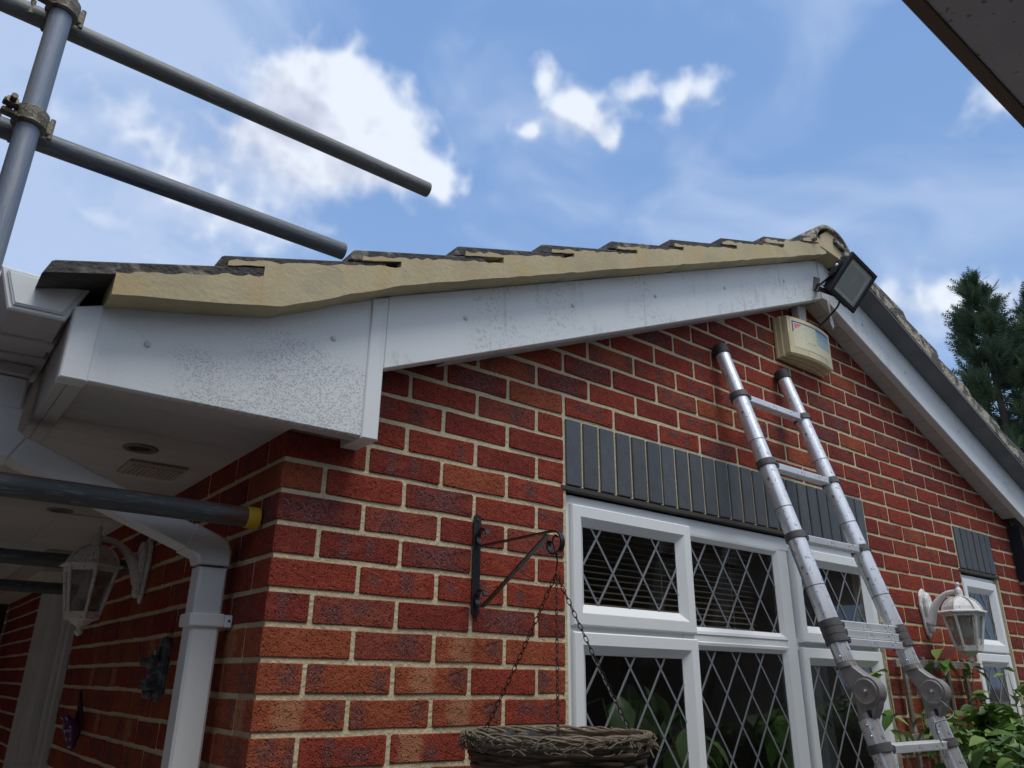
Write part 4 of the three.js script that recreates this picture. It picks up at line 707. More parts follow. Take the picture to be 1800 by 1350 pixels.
// ------------------------------------------------------------------ wall lanterns
function lantern(name, label, wallPos, turn, m) {         // local z points away from the wall, origin at the wall plate's middle
  const t = thing(name, label, 'wall lantern', wallPos, 'coach lanterns on the house walls'); t.rotation.y = turn;
  const D = 0.168, hexRot = Math.PI / 6;
  const plate = [[0, 0.108], [0.018, 0.098], [0.030, 0.075], [0.034, 0.03], [0.026, -0.02], [0.020, -0.07], [0.012, -0.098], [0, -0.112], [-0.012, -0.098], [-0.020, -0.07], [-0.026, -0.02], [-0.034, 0.03], [-0.030, 0.075], [-0.018, 0.098]].reverse();
  for (const p of plate) p[0] *= 1.3;
  const pl = mesh('wall_plate', prism(plate, 0.001, 0.014, 0.004), m, t);
  mesh('raised_panel', prism(plate.map(p => [p[0] * 0.66, p[1] * 0.84]), 0.0125, 0.036, 0.008), m, pl);
  mesh('arm', merge([taperTube([[0, -0.045, 0.018], [0, 0.005, 0.04], [0, 0.05, 0.075], [0, 0.078, 0.115], [0, 0.085, D]], [0.026, 0.020, 0.0145, 0.011, 0.010], 12)]), m, t);
  const hub = lathe([[0, 0.125], [0.006, 0.124], [0.010, 0.117], [0.0095, 0.111], [0.006, 0.105], [0.0085, 0.100], [0.012, 0.094], [0.0155, 0.088], [0.0165, 0.075], [0.0165, 0.062], [0.02, 0.056], [0, 0.056]], 20); hub.translate(0, 0, D); mesh('finial', hub, m, t);
  const hex = (pts, up = 0) => { const g = new THREE.LatheGeometry(pts.map(p => new THREE.Vector2(...p)), 6); g.rotateY(hexRot); g.translate(0, up, D); return metric(toFlat(g)); };
  mesh('cap', merge([hex([[0.018, 0.058], [0.038, 0.052], [0.058, 0.038], [0.073, 0.018], [0.078, 0.003], [0.098, -0.004], [0.098, -0.009], [0.074, -0.011], [0.07, 0.0], [0, 0.04]])]), m, t);
  const ribs = []; for (let i = 0; i < 6; i++) { const a = hexRot + i * Math.PI / 3, q = (r, y) => [Math.sin(a) * r, y, Math.cos(a) * r + D]; ribs.push(curveTube([q(0.019, 0.060), q(0.039, 0.054), q(0.06, 0.040), q(0.075, 0.019), q(0.08, 0.003)], 0.0032, 12, 5)); }
  mesh('cap_ribs', merge(ribs), m, t);
  const r0 = 0.080, r1 = 0.051, y0 = -0.012, y1 = -0.165, cage = [hex([[r0 - 0.008, y0 + 0.001], [r0 + 0.001, y0 + 0.001], [r0 - 0.001, y0 - 0.012], [r0 - 0.008, y0 - 0.012], [r0 - 0.008, y0 + 0.001]]), hex([[r1 - 0.004, y1 + 0.018], [r1 + 0.005, y1 + 0.018], [r1 + 0.002, y1 - 0.004], [0.038, y1 - 0.008], [0, y1 - 0.006], [0, y1 + 0.004], [r1 - 0.004, y1 + 0.006], [r1 - 0.004, y1 + 0.018]])];
  for (let i = 0; i < 6; i++) { const a = hexRot + i * Math.PI / 3, S = Math.sin(a), Cc = Math.cos(a); cage.push(rod([S * r0 * 0.985, y0, Cc * r0 * 0.985 + D], [S * r1, y1 + 0.01, Cc * r1 + D], 0.0066, 0.0056, 6)); }
  mesh('cage', merge(cage), m, t);
  for (let i = 0; i < 6; i++) {
    const a = hexRot + i * Math.PI / 3, b = a + Math.PI / 3, k0 = r0 - 0.006, k1 = r1 - 0.003, q = (A, r, y) => [Math.sin(A) * r, y, Math.cos(A) * r + D], p = [q(a, k1, y1 + 0.012), q(b, k1, y1 + 0.012), q(b, k0, y0 - 0.006), q(a, k0, y0 - 0.006)];
    const g = new THREE.BufferGeometry(); g.setAttribute('position', new THREE.Float32BufferAttribute([...p[0], ...p[1], ...p[2], ...p[0], ...p[2], ...p[3]], 3)); g.setAttribute('uv', new THREE.Float32BufferAttribute([0, 0, 1, 0, 1, 1, 0, 0, 1, 1, 0, 1], 2)); g.computeVertexNormals(); mesh('pane', g, dustyGlass, t);
  }
  const bulb = lathe([[0.012, -0.02], [0.013, -0.04], [0.018, -0.055], [0.026, -0.078], [0.026, -0.092], [0.018, -0.106], [0, -0.112]], 16); bulb.translate(0, 0, D); mesh('bulb', bulb, mat([0.85, 0.85, 0.82], 0.3), t);
  const low = lathe([[0.034, -0.172], [0.026, -0.182], [0.012, -0.188], [0.008, -0.196], [0.0125, -0.203], [0.0125, -0.210], [0.006, -0.217], [0, -0.219]], 18); low.translate(0, 0, D); mesh('drop', low, m, t);
  return t;
}
lantern('wall_lantern', 'grimy white lantern on the shaded side wall behind the downpipe', [0, 1.868, -1.09], -Math.PI / 2, lampDim);
lantern('wall_lantern', 'bright white lantern on the gable between the windows', [3.105, 1.85, 0], 0, lampWhite);

// ------------------------------------------------------------------ alarm box
{
  const t = thing('alarm_box', 'yellowed plastic alarm box with faded blue label under the gable apex', 'alarm box', [2.325, 2.86, 0]);
  const w = 0.178, plan = (k, d) => { const a = []; for (let i = 0; i <= 14; i++) { const u = -1 + 2 * i / 14; a.push([u * (w - k), d + 0.022 * (1 - u * u)]); } return a; };
  const m1 = new THREE.MeshPhysicalMaterial({ roughness: 0.5, map: scaled(tex(256, 256, (u, v) => { const c = fbm(u * 5, v * 5, 4, 5, 5, 211), s = fbm(u * 30, v * 4, 3, 30, 4, 213); return lerp3(mul3([0.66, 0.57, 0.33], 0.82 + c * 0.26), [0.36, 0.29, 0.17], smooth(0.55, 0.78, s) * 0.45); }), 3) });
  const ex = (k, z0, d, y0, y1, bev) => { const s = [[-(w - k), z0], [w - k, z0], ...plan(k, d).reverse()]; const g = prism(s, y0, y1, bev); g.rotateX(-Math.PI / 2); g.scale(1, 1, -1); const p = g.attributes.position; for (let i = 0; i < p.count; i += 3) for (let c = 0; c < 3; c++) { const q = p.array[(i + 1) * 3 + c]; p.array[(i + 1) * 3 + c] = p.array[(i + 2) * 3 + c]; p.array[(i + 2) * 3 + c] = q; } g.computeVertexNormals(); return metric(creased(g, 0.5)); };
  mesh('base', ex(0, 0.002, 0.012, 0.0, 0.2, 0.003), m1, t);
  mesh('skirt', ex(0.004, 0.012, 0.034, 0.004, 0.198, 0.003), m1, t);
  mesh('cover', ex(0.010, 0.03, 0.066, 0.008, 0.196, 0.008), m1, t);
  const cv = document.createElement('canvas'); cv.width = 512; cv.height = 288; const c = cv.getContext('2d');
  c.fillStyle = '#d9d0ac'; c.fillRect(0, 0, 512, 288);
  const rz = rng(66);
  for (let i = 0; i < 9000; i++) { const x = rz() * 512, y = Math.pow(rz(), 2.2) * 190, k = x > 285 ? 1 : 0.12; if (rz() > k) continue; c.fillStyle = `rgba(${30 + rz() * 40},${105 + rz() * 40},${175 + rz() * 40},0.16)`; c.fillRect(x, y, 5 + rz() * 8, 3 + rz() * 4); }
  c.fillStyle = '#27407f'; c.fillRect(0, 0, 512, 13); c.fillRect(0, 0, 11, 120); c.fillStyle = '#2c62a8'; c.fillRect(290, 6, 222, 20);
  c.fillStyle = '#cf7f78'; c.beginPath(); c.moveTo(20, 22); c.lineTo(110, 22); c.lineTo(24, 92); c.fill();
  c.strokeStyle = 'rgba(120,140,140,0.4)'; c.lineWidth = 3; c.strokeRect(140, 40, 140, 190); c.fillStyle = 'rgba(110,140,135,0.45)'; for (const [x, y, w2, h2] of [[160, 196, 30, 20], [206, 188, 16, 30], [236, 190, 26, 22], [330, 60, 40, 22], [390, 72, 60, 16], [360, 180, 70, 12]]) c.fillRect(x, y, w2, h2);
  const ct = new THREE.CanvasTexture(cv); ct.colorSpace = THREE.SRGBColorSpace;
  const pos = [], uv = [], N = 14; for (let i = 0; i < N; i++) { const f = k => { const u = -0.86 + 1.74 * k / N; return [u * (w - 0.012), 0.066 + 0.022 * (1 - u * u) + 0.0012]; }, a = f(i), b = f(i + 1), y0 = 0.045, y1 = 0.172, q = [[a, y0, i / N, 0], [b, y0, (i + 1) / N, 0], [b, y1, (i + 1) / N, 1], [a, y0, i / N, 0], [b, y1, (i + 1) / N, 1], [a, y1, i / N, 1]]; for (const [p, y, u, v] of q) { pos.push(p[0], y, p[1]); uv.push(u, v); } }
  const g = new THREE.BufferGeometry(); g.setAttribute('position', new THREE.Float32BufferAttribute(pos, 3)); g.setAttribute('uv', new THREE.Float32BufferAttribute(uv, 2)); g.computeVertexNormals();
  mesh('printed_label', g, new THREE.MeshStandardMaterial({ map: ct, roughness: 0.55 }), t);
}

// ------------------------------------------------------------------ floodlight on the bargeboard apex
{
  const t = thing('floodlight', 'black floodlight on a bent bracket at the gable apex', 'floodlight', [2.431, 3.229, 0.25]);
  const X = V(0.961, -0.254, -0.014), Y = V(0.217, 0.787, 0.578), Z = V(-0.136, -0.558, 0.812); Y.sub(X.clone().multiplyScalar(X.dot(Y))).normalize(); Z.crossVectors(X, Y);
  t.quaternion.setFromRotationMatrix(new THREE.Matrix4().makeBasis(X, Y, Z));
  const m = mat([0.022, 0.024, 0.028], 0.45, { specularIntensity: 0.6 }), w = 0.103, h = 0.100;
  const body = prism([[-w + 0.012, -0.062], [w - 0.012, -0.062], [w - 0.004, -0.004], [-w + 0.004, -0.004]], -h + 0.012, h - 0.012, 0.006); body.rotateX(Math.PI / 2); body.scale(1, 1, -1);
  { const p = body.attributes.position; for (let i = 0; i < p.count; i += 3) for (let c = 0; c < 3; c++) { const q = p.array[(i + 1) * 3 + c]; p.array[(i + 1) * 3 + c] = p.array[(i + 2) * 3 + c]; p.array[(i + 2) * 3 + c] = q; } body.scale(1, 1, -1); const pp = body.attributes.position; for (let i = 0; i < pp.count; i += 3) for (let c = 0; c < 3; c++) { const q = pp.array[(i + 1) * 3 + c]; pp.array[(i + 1) * 3 + c] = pp.array[(i + 2) * 3 + c]; pp.array[(i + 2) * 3 + c] = q; } body.computeVertexNormals(); }
  mesh('housing', rbox(2 * w - 0.02, 2 * h - 0.024, 0.052, 0, 0, -0.030, 0.012), m, t);
  for (let i = 0; i < 7; i++) mesh('fin', rbox(2 * w - 0.04, 0.004, 0.016, 0, -0.075 + i * 0.025, -0.060, 0.001), m, t);
  mesh('bezel', rectRing(-w, w, -h, h, [[0.006, -0.012], [0, -0.006], [0, 0.006], [0.004, 0.010], [0.017, 0.010], [0.021, 0.002], [0.022, -0.006]]), m, t);
  const refl = rectRing(-w + 0.018, w - 0.018, -h + 0.018, h - 0.018, [[0, -0.003], [0.028, -0.0045], [0.04, -0.005]]); 
  mesh('reflector', merge([refl, rbox(0.05, 0.09, 0.002, 0, 0, -0.0055, 0)]), mat([0.78, 0.79, 0.74], 0.4), t);
  const gl = new THREE.PlaneGeometry(2 * w - 0.036, 2 * h - 0.036); gl.translate(0, 0, 0.0035); mesh('glass', gl, mat([0.74, 0.77, 0.70], 0.25, { transmission: 0.62, thickness: 0 }), t);
  mesh('lamp_chip', rbox(0.022, 0.026, 0.002, -0.004, 0.012, -0.0035, 0), mat([0.34, 0.30, 0.15], 0.5), t);
  // bracket: side arm to the pivot, then a bent foot screwed to the board (in world axes, brought into the tilted frame)
  const inv = t.quaternion.clone().invert(), toL = p => V(p[0], p[1], p[2]).sub(t.position).applyQuaternion(inv);
  const barW = (a, b, wd, th) => { const A = toL(a), B = toL(b), L = A.distanceTo(B), g = rbox(L + 0.006, wd, th, 0, 0, 0, 0.002); g.applyQuaternion(new THREE.Quaternion().setFromUnitVectors(V(1, 0, 0), B.clone().sub(A).normalize())); const c = A.add(B).multiplyScalar(0.5); g.translate(c.x, c.y, c.z); return g; };
  const piv = V(-w - 0.001, 0.02, -0.03).applyQuaternion(t.quaternion).add(t.position), P = [piv.x, piv.y, piv.z];
  mesh('bracket', merge([rbox(0.005, 0.08, 0.032, -w - 0.0035, 0.008, -0.032, 0.002), barW([P[0] - 0.006, P[1] - 0.03, P[2] - 0.01], [2.335, 3.225, 0.137], 0.03, 0.004), barW([2.335, 3.226, 0.137], [2.352, 3.24, 0.118], 0.03, 0.004), barW([2.338, 3.212, 0.14], [2.40, 3.17, 0.20], 0.022, 0.004), barW([2.37, 3.29, 0.116], [2.345, 3.215, 0.116], 0.035, 0.005)]), m, t);
  const bolt = lathe([[0, 0.009], [0.006, 0.008], [0.0085, 0.005], [0.0085, 0]], 8); bolt.rotateZ(Math.PI / 2); bolt.translate(-w - 0.005, 0.02, -0.03); mesh('pivot_bolt', bolt, boltM, t);
  const cab = [[2.415, 3.18, 0.19], [2.43, 3.15, 0.17], [2.44, 3.12, 0.12], [2.44, 3.09, 0.07], [2.43, 3.065, 0.04]].map(p => { const q = toL(p); return [q.x, q.y, q.z]; }); mesh('cable', curveTube(cab, 0.0042, 24, 8), blackM, t);
  const tag_ = [[2.428, 3.2, 0.119], [2.448, 3.19, 0.119], [2.452, 3.12, 0.119], [2.463, 3.075, 0.119], [2.448, 3.05, 0.119], [2.432, 3.08, 0.119], [2.44, 3.13, 0.119]];
  const tapeG = prism(tag_.map(p => [p[0], p[1]]).reverse(), 0.1175, 0.1185, 0); tapeG.translate(-2.431, -3.229, -0.25); tapeG.applyQuaternion(inv); mesh('torn_tape', tapeG, mat([0.6, 0.6, 0.6], 0.6), t);
}

// ------------------------------------------------------------------ soffit downlights
for (const [x, z, l] of [[-0.235, -0.385, 'near recessed soffit downlight by the boxed eaves end'], [-0.249, -1.42, 'far recessed soffit downlight above the lantern']]) {
  const t = thing('recessed_downlight', l, 'downlight', [x, 2.0858, z], 'soffit downlights');
  mesh('trim_ring', lathe([[0.026, 0], [0.028, -0.004], [0.040, -0.005], [0.043, -0.003], [0.043, 0], [0.026, 0]], 28), mat([0.24, 0.22, 0.21], 0.5, { metalness: 0.5 }), t);
  mesh('lens', lathe([[0, -0.0008], [0.02, -0.0012], [0.0265, -0.0008], [0.0265, 0]], 24), mat([0.02, 0.018, 0.018], 0.3), t);
}

// ------------------------------------------------------------------ wall ornaments on the shaded side wall
{
  const t = thing('gargoyle_plaque', 'grey stone-effect gargoyle plaque hanging beside the downpipe', 'ornament', [0, 1.555, -0.70]);
  const g = sdfGeo(-0.035, 0, 0, 0.1, 56, (x, y, z) => {
    const p = [x, y, z]; let d = Math.max(cap(p, [-0.008, 0.05, 0], [-0.008, -0.06, 0], 0.036, 0.026), Math.abs(x + 0.008) - 0.009);   // shield
    d = smin(d, cap(p, [-0.024, -0.045, 0], [-0.030, 0.0, 0], 0.021, 0.017), 0.012);           // chest
    d = smin(d, cap(p, [-0.036, 0.022, 0.002], [-0.058, 0.016, 0.006], 0.018, 0.0125), 0.006);    // head and muzzle
    d = smin(d, cap(p, [-0.063, 0.021, 0.007], [-0.065, 0.017, 0.007], 0.006, 0.006), 0.003);
    for (const s of [-1, 1]) { d = smin(d, cap(p, [-0.030, 0.036, s * 0.012], [-0.026, 0.056, s * 0.020], 0.006, 0.003), 0.004); d = smin(d, cap(p, [-0.030, -0.028, s * 0.02], [-0.048, -0.036, s * 0.014], 0.009, 0.008), 0.005); }
    d = smin(d, Math.hypot(Math.hypot(x + 0.03, z) - 0.024, (y + 0.05) * 1.2) - 0.008, 0.004);
    for (let i = 0; i < 6; i++) { const a = -0.9 + i * 0.36; d = smin(d, Math.hypot(x + 0.028 + Math.cos(a) * 0.012, y + 0.067, z - Math.sin(a) * 0.022) - 0.0095, 0.003); }
    d = smin(d, cap(p, [-0.014, 0.05, 0.0], [-0.012, 0.072, 0.004], 0.016, 0.008), 0.006);
    return d + (fbm3(x * 130, y * 130, z * 130, 2) - 0.5) * 0.003;
  });
  mesh('body', g, new THREE.MeshStandardMaterial({ roughness: 0.75, map: scaled(tex(128, 128, (u, v) => lerp3([0.07, 0.082, 0.095], [0.21, 0.23, 0.24], smooth(0.45, 0.7, fbm(u * 8, v * 8, 4, 8, 8, 221)))), 12) }), t);
  mesh('horn', rod([-0.034, 0.034, 0.010], [-0.038, 0.050, 0.016], 0.0055, 0.0012, 10), mat([0.58, 0.54, 0.30], 0.6), t);
  mesh('hanging_loop', curveTube([[-0.006, 0.074, 0], [-0.008, 0.086, 0.006], [-0.006, 0.088, -0.004], [-0.006, 0.075, -0.004]], 0.0015, 16, 5), blackM, t);
}
{
  const t = thing('bird_ornament', 'glossy purple winged wall ornament low on the shaded side wall', 'ornament', [0, 1.37, -1.60]);
  const gl = mat([0.075, 0.022, 0.10], 0.18, { clearcoat: 1, clearcoatRoughness: 0.1 });
  mesh('body', sdfGeo(-0.045, -0.01, 0.01, 0.085, 44, (x, y, z) => { const p = [x, y, z]; let d = cap(p, [-0.03, -0.062, 0.02], [-0.04, -0.01, 0.012], 0.014, 0.026); d = smin(d, cap(p, [-0.045, 0.0, 0.01], [-0.062, 0.026, 0.004], 0.02, 0.012), 0.012); d = smin(d, cap(p, [-0.062, 0.026, 0.004], [-0.085, 0.03, 0.0], 0.008, 0.002), 0.005); return d + Math.sin(y * 220) * 0.0005; }), gl, t);
  const wing = prism([[0, -0.05], [0.02, -0.02], [0.026, 0.02], [0.012, 0.075], [-0.006, 0.118], [-0.012, 0.07], [-0.016, 0.02]].map(p => [p[0], p[1]]), -0.005, 0.005, 0.003); wing.rotateY(-Math.PI / 2 + 0.25); wing.rotateZ(0.1); wing.translate(-0.018, 0.0, 0.0);
  mesh('wing', wing, mat([0.018, 0.010, 0.018], 0.5), t);
  const wing2 = prism([[0, -0.04], [0.022, -0.02], [0.03, 0.02], [0.014, 0.06], [-0.01, 0.02]], -0.004, 0.004, 0.003); wing2.rotateY(-Math.PI / 2 - 0.5); wing2.translate(-0.022, -0.012, -0.012); mesh('wing', wing2, mat([0.018, 0.010, 0.018], 0.5), t);
}
// ------------------------------------------------------------------ inside the windows: blind, curtains, houseplants
{
  const t = thing('venetian_blind', 'half-drawn beige venetian blind behind the upper panes of the wide window', 'blind', [1.48, 1.69, -0.16]);
  const m = mat([0.34, 0.28, 0.19], 0.55), g = rbox(1.08, 0.0012, 0.025, 0, 0, 0, 0); g.rotateX(0.32);
  for (let i = 0; i < 19; i++) { const s = mesh('slat', g, m, t); s.position.y = i * 0.0205; }
  mesh('head_rail', rbox(1.09, 0.03, 0.03, 0, 0.41, 0, 0.003), m, t); mesh('bottom_rail', rbox(1.09, 0.012, 0.026, 0, -0.014, 0, 0.003), m, t);
  for (const x of [-0.4, 0, 0.4]) mesh('ladder_cord', rod([x, -0.01, 0.013], [x, 0.4, 0.013], 0.0009, 0.0009, 5), mat([0.6, 0.56, 0.46], 0.9), t);
}
function curtain(label, x0, x1, y0, y1, z, c) {
  const pos = [], n = 44, th = x => Math.sin(x * 70) * 0.018 + Math.sin(x * 31 + 1) * 0.012; for (let i = 0; i < n; i++) { const a = mix(x0, x1, i / n), b = mix(x0, x1, (i + 1) / n); pos.push(a, y0, z + th(a), b, y0, z + th(b), b, y1, z + th(b), a, y0, z + th(a), b, y1, z + th(b), a, y1, z + th(a)); for (const q of [0]) pos.push(a, y0, z + th(a) - 0.003, b, y1, z + th(b) - 0.003, b, y0, z + th(b) - 0.003, a, y0, z + th(a) - 0.003, a, y1, z + th(a) - 0.003, b, y1, z + th(b) - 0.003); }
  const g = new THREE.BufferGeometry(); g.setAttribute('position', new THREE.Float32BufferAttribute(pos, 3)); g.computeVertexNormals(); const m = mesh('curtain', metric(creased(g, 1.0)), mat(c, 0.95)); tag(m, label, 'curtain', 'curtains inside the windows'); return m;
}
curtain('grey curtain gathered behind the right end of the wide window', 2.60, 2.76, 0.2, 2.08, -0.30, [0.20, 0.21, 0.22]);
curtain('grey curtain filling the narrow window beside the lantern', 3.55, 4.06, 0.2, 2.06, -0.24, [0.26, 0.27, 0.28]);
function leafGeo(L, Wd, seed, fold = 0.25) {              // ovate leaf folded on its midrib, tip drooping
  const r = rng(seed), st = [[0, 0.02], [0.15, 0.55], [0.38, 1], [0.62, 0.86], [0.84, 0.42], [1, 0.0]], pos = [], P = (i, s) => { const [t, w] = st[i], x = s * w * Wd / 2; return [x, Math.abs(x) * fold + Math.sin(t * 7 + seed) * L * 0.015, t * L]; }, dr = p => [p[0], p[1] - p[2] * p[2] / L * 0.35, p[2]];
  for (let i = 0; i < 5; i++) for (const s of [-1, 1]) { const a = dr(P(i, 0)), b = dr(P(i, s)), c = dr(P(i + 1, s)), d = dr(P(i + 1, 0)); if (s > 0) pos.push(...a, ...d, ...b, ...b, ...d, ...c); else pos.push(...a, ...b, ...d, ...b, ...c, ...d); }
  const g = new THREE.BufferGeometry(); g.setAttribute('position', new THREE.Float32BufferAttribute(pos, 3)); g.computeVertexNormals(); return metric(creased(g, 0.9));
}
const bigLeaf = [0, 1].map(s => leafGeo(0.145, 0.075, s + 3, 0.25));
function houseplant(label, x, z, n, seed, h) {
  const t = thing('houseplant', label, 'plant', [x, 1.02, z], 'houseplants on the window ledge'), r = rng(seed);
  mesh('pot', lathe([[0, 0], [0.055, 0], [0.075, 0.12], [0.08, 0.125], [0.08, 0.14], [0.07, 0.14], [0.068, 0.125], [0, 0.125]], 20), mat([0.36, 0.15, 0.08], 0.8), t);
  for (let i = 0; i < n; i++) {
    const a = r() * 6.28, hh = 0.18 + r() * h, d = 0.03 + r() * 0.09, tip = [Math.cos(a) * d, hh, Math.sin(a) * d * 0.6];
    mesh('stalk', curveTube([[0, 0.12, 0], [tip[0] * 0.4, hh * 0.6, tip[2] * 0.4], tip], 0.003, 8, 5), leafM[2], t);
    const l = mesh('leaf', bigLeaf[i % 2], leafM[[2, 0, 2][i % 3]], t); l.position.set(...tip); l.rotation.set(0.2 + r() * 0.9, -a + Math.PI / 2, (r() - 0.5) * 0.6, 'YXZ'); l.scale.setScalar(0.75 + r() * 0.5);
  }
}
mesh('window_board', box2(0.9, 2.7, 0.985, 1.02, -0.34, -0.106, 0.003), pvcClean, house);
houseplant('broad-leaved houseplant behind the lower pane nearest the hanging basket', 1.34, -0.22, 12, 31, 0.34);
houseplant('houseplant with yellowish leaves behind the lower middle pane', 1.66, -0.22, 13, 32, 0.24);
houseplant('houseplant behind the lower pane crossed by the ladder', 2.28, -0.22, 12, 34, 0.30);

// ------------------------------------------------------------------ trellis and climber by the narrow window
{
  const t = thing('trellis', 'weathered timber trellis on the wall below the gable lantern', 'trellis', [3.05, 0, 0.03]);
  for (const [x, s] of [[-0.27, 0.01], [-0.09, 0.02], [0.10, -0.02], [0.30, 0.01]]) { const m = mesh('upright_slat', rbox(0.026, 1.25, 0.014, 0, 0, 0, 0.002), woodM, t); m.position.set(x, 1.03, 0); m.rotation.z = s; }
  for (const y of [0.5, 0.78, 1.06, 1.34, 1.625]) { const m = mesh('cross_slat', rbox(0.80, 0.03, 0.014, 0, 0, 0, 0.002), woodM, t); m.position.set(0.02, y, 0.0155); m.rotation.z = (y - 1) * 0.006; }
}
{
  const t = thing('climbing_shrub', 'leafy green climbing shrub growing over the trellis', 'shrub', [3.0, 0, 0.28]);
  const r = rng(4242), sm = mat([0.10, 0.085, 0.05], 0.9), leaves = [0, 1, 2].map(s => leafGeo(0.074, 0.044, s + 11, 0.3)), tips = [];
  const stems = []; for (let k = 0; k < 46; k++) {
    const x0 = (r() - 0.5) * 0.3, hx = -0.72 + 1.55 * k / 46 + (r() - 0.5) * 0.25, hz = -0.12 + r() * 0.5, u = (hx + 0.72) / 1.5;
    let hy = 1.435 - 0.05 * Math.abs(u - 0.6) + (r() - 0.5) * 0.14 - Math.max(0, hz - 0.2) * 0.25; if (hx < -0.42) hy = 1.30 + r() * 0.12;
    const pts = [[x0, 0.05, -0.1], [mix(x0, hx, 0.4), 0.7, hz * 0.4], [mix(x0, hx, 0.85), hy - 0.22, hz * 0.8], [hx, hy, hz]]; stems.push(taperTube(pts, [0.007, 0.005, 0.003, 0.0015], 5));
    const cv = new THREE.CatmullRomCurve3(pts.map(p => V(...p))); for (let i = 0; i < 30; i++) tips.push([cv.getPoint(0.5 + 0.5 * Math.sqrt(r())), r() * 6.28]);
  }
  // thin runners climbing the slats and one reaching left along the wall
  for (const pts of [[[-0.1, 1.2, -0.16], [-0.13, 1.45, -0.2], [-0.05, 1.6, -0.2], [0.05, 1.66, -0.18]], [[0.2, 1.3, -0.15], [0.26, 1.5, -0.19], [0.33, 1.62, -0.2], [0.42, 1.64, -0.16]], [[-0.5, 1.2, -0.15], [-0.46, 1.4, -0.2], [-0.44, 1.56, -0.22]], [[0.45, 1.3, -0.1], [0.5, 1.48, -0.12], [0.56, 1.6, -0.15]], [[0.62, 1.3, -0.1], [0.68, 1.5, -0.1], [0.74, 1.56, -0.12]]]) { stems.push(taperTube(pts, [0.003, 0.0025, 0.002, 0.001], 5)); const cv = new THREE.CatmullRomCurve3(pts.map(p => V(...p))); for (let i = 0; i < 11; i++) tips.push([cv.getPoint(0.25 + 0.75 * r()), r() * 6.28]); }
  mesh('stems', merge(stems), sm, t);
  const list = []; for (const [p, a] of tips) { const m = new THREE.Matrix4(), q = new THREE.Quaternion().setFromEuler(new THREE.Euler(-0.5 + r() * 1.1, a, (r() - 0.5) * 0.9, 'YXZ')), s = 0.65 + r() * 0.75; m.compose(V(p.x + (r() - 0.5) * 0.07, p.y + (r() - 0.5) * 0.07, p.z + (r() - 0.5) * 0.07), q, V(s, s, s)); const w = V(0, 0, 0).setFromMatrixPosition(m).add(t.position), c = w.clone().applyMatrix4(camera.matrixWorldInverse), pj = w.clone().project(camera); list.push({ m, k: Math.floor(r() * 3), c: Math.floor(r() * 4), score: (Math.abs(pj.x) < 1.03 && Math.abs(pj.y) < 1.03 ? 10 : 0) + c.z + w.y * 1.5 }); }
  list.sort((a, b) => b.score - a.score); const rest = [[], [], [], []];
  list.forEach((l, i) => { if (i < 300) { const o = mesh('leaf', leaves[l.k], leafM[l.c], t); l.m.decompose(o.position, o.quaternion, o.scale); } else rest[l.c].push(leaves[l.k].clone().applyMatrix4(l.m)); });
  const o = new THREE.Mesh(mergeGeometries(rest.map(a => merge(a)), true), leafM); o.castShadow = o.receiveShadow = true; o.name = 'foliage'; o.userData.kind = 'stuff'; t.add(o);
}

// ------------------------------------------------------------------ conifers beyond the roof
function sprayGeo(seed) {                                // feathery frond: a bent midrib with short side shoots
  const r = rng(seed), pos = [], L = 0.42; const leafTri = (a, d, l, w) => { const n = V(-d.z, 0.25, d.x).normalize().multiplyScalar(w), e = a.clone().addScaledVector(d, l); pos.push(a.x - n.x, a.y - n.y, a.z - n.z, a.x + n.x, a.y + n.y, a.z + n.z, e.x, e.y, e.z); };
  for (let i = 0; i < 10; i++) { const t = i / 10, p = V(Math.sin(t * 2) * 0.02, t * t * 0.12 - t * 0.03, t * L); leafTri(p, V(0.05, t * 0.4, 1).normalize(), 0.07, 0.008); for (const s of [-1, 1]) for (let q = 0; q < 2; q++) { const l = (0.16 * (1 - t) + 0.045) * (0.7 + r() * 0.5); leafTri(p, V(s * (0.75 + r() * 0.3), 0.1 + r() * 0.45 - q * 0.3, 0.75 + r() * 0.3).normalize(), l, 0.008 + 0.004 * r()); } }
  const g = new THREE.BufferGeometry(); g.setAttribute('position', new THREE.Float32BufferAttribute(pos, 3)); g.computeVertexNormals(); return metric(g);
}
const sprays = [sprayGeo(1), sprayGeo(2)];
const coniferM = mat([1, 1, 1], 0.85, { transmission: 0.15, thickness: 0, side: THREE.DoubleSide });
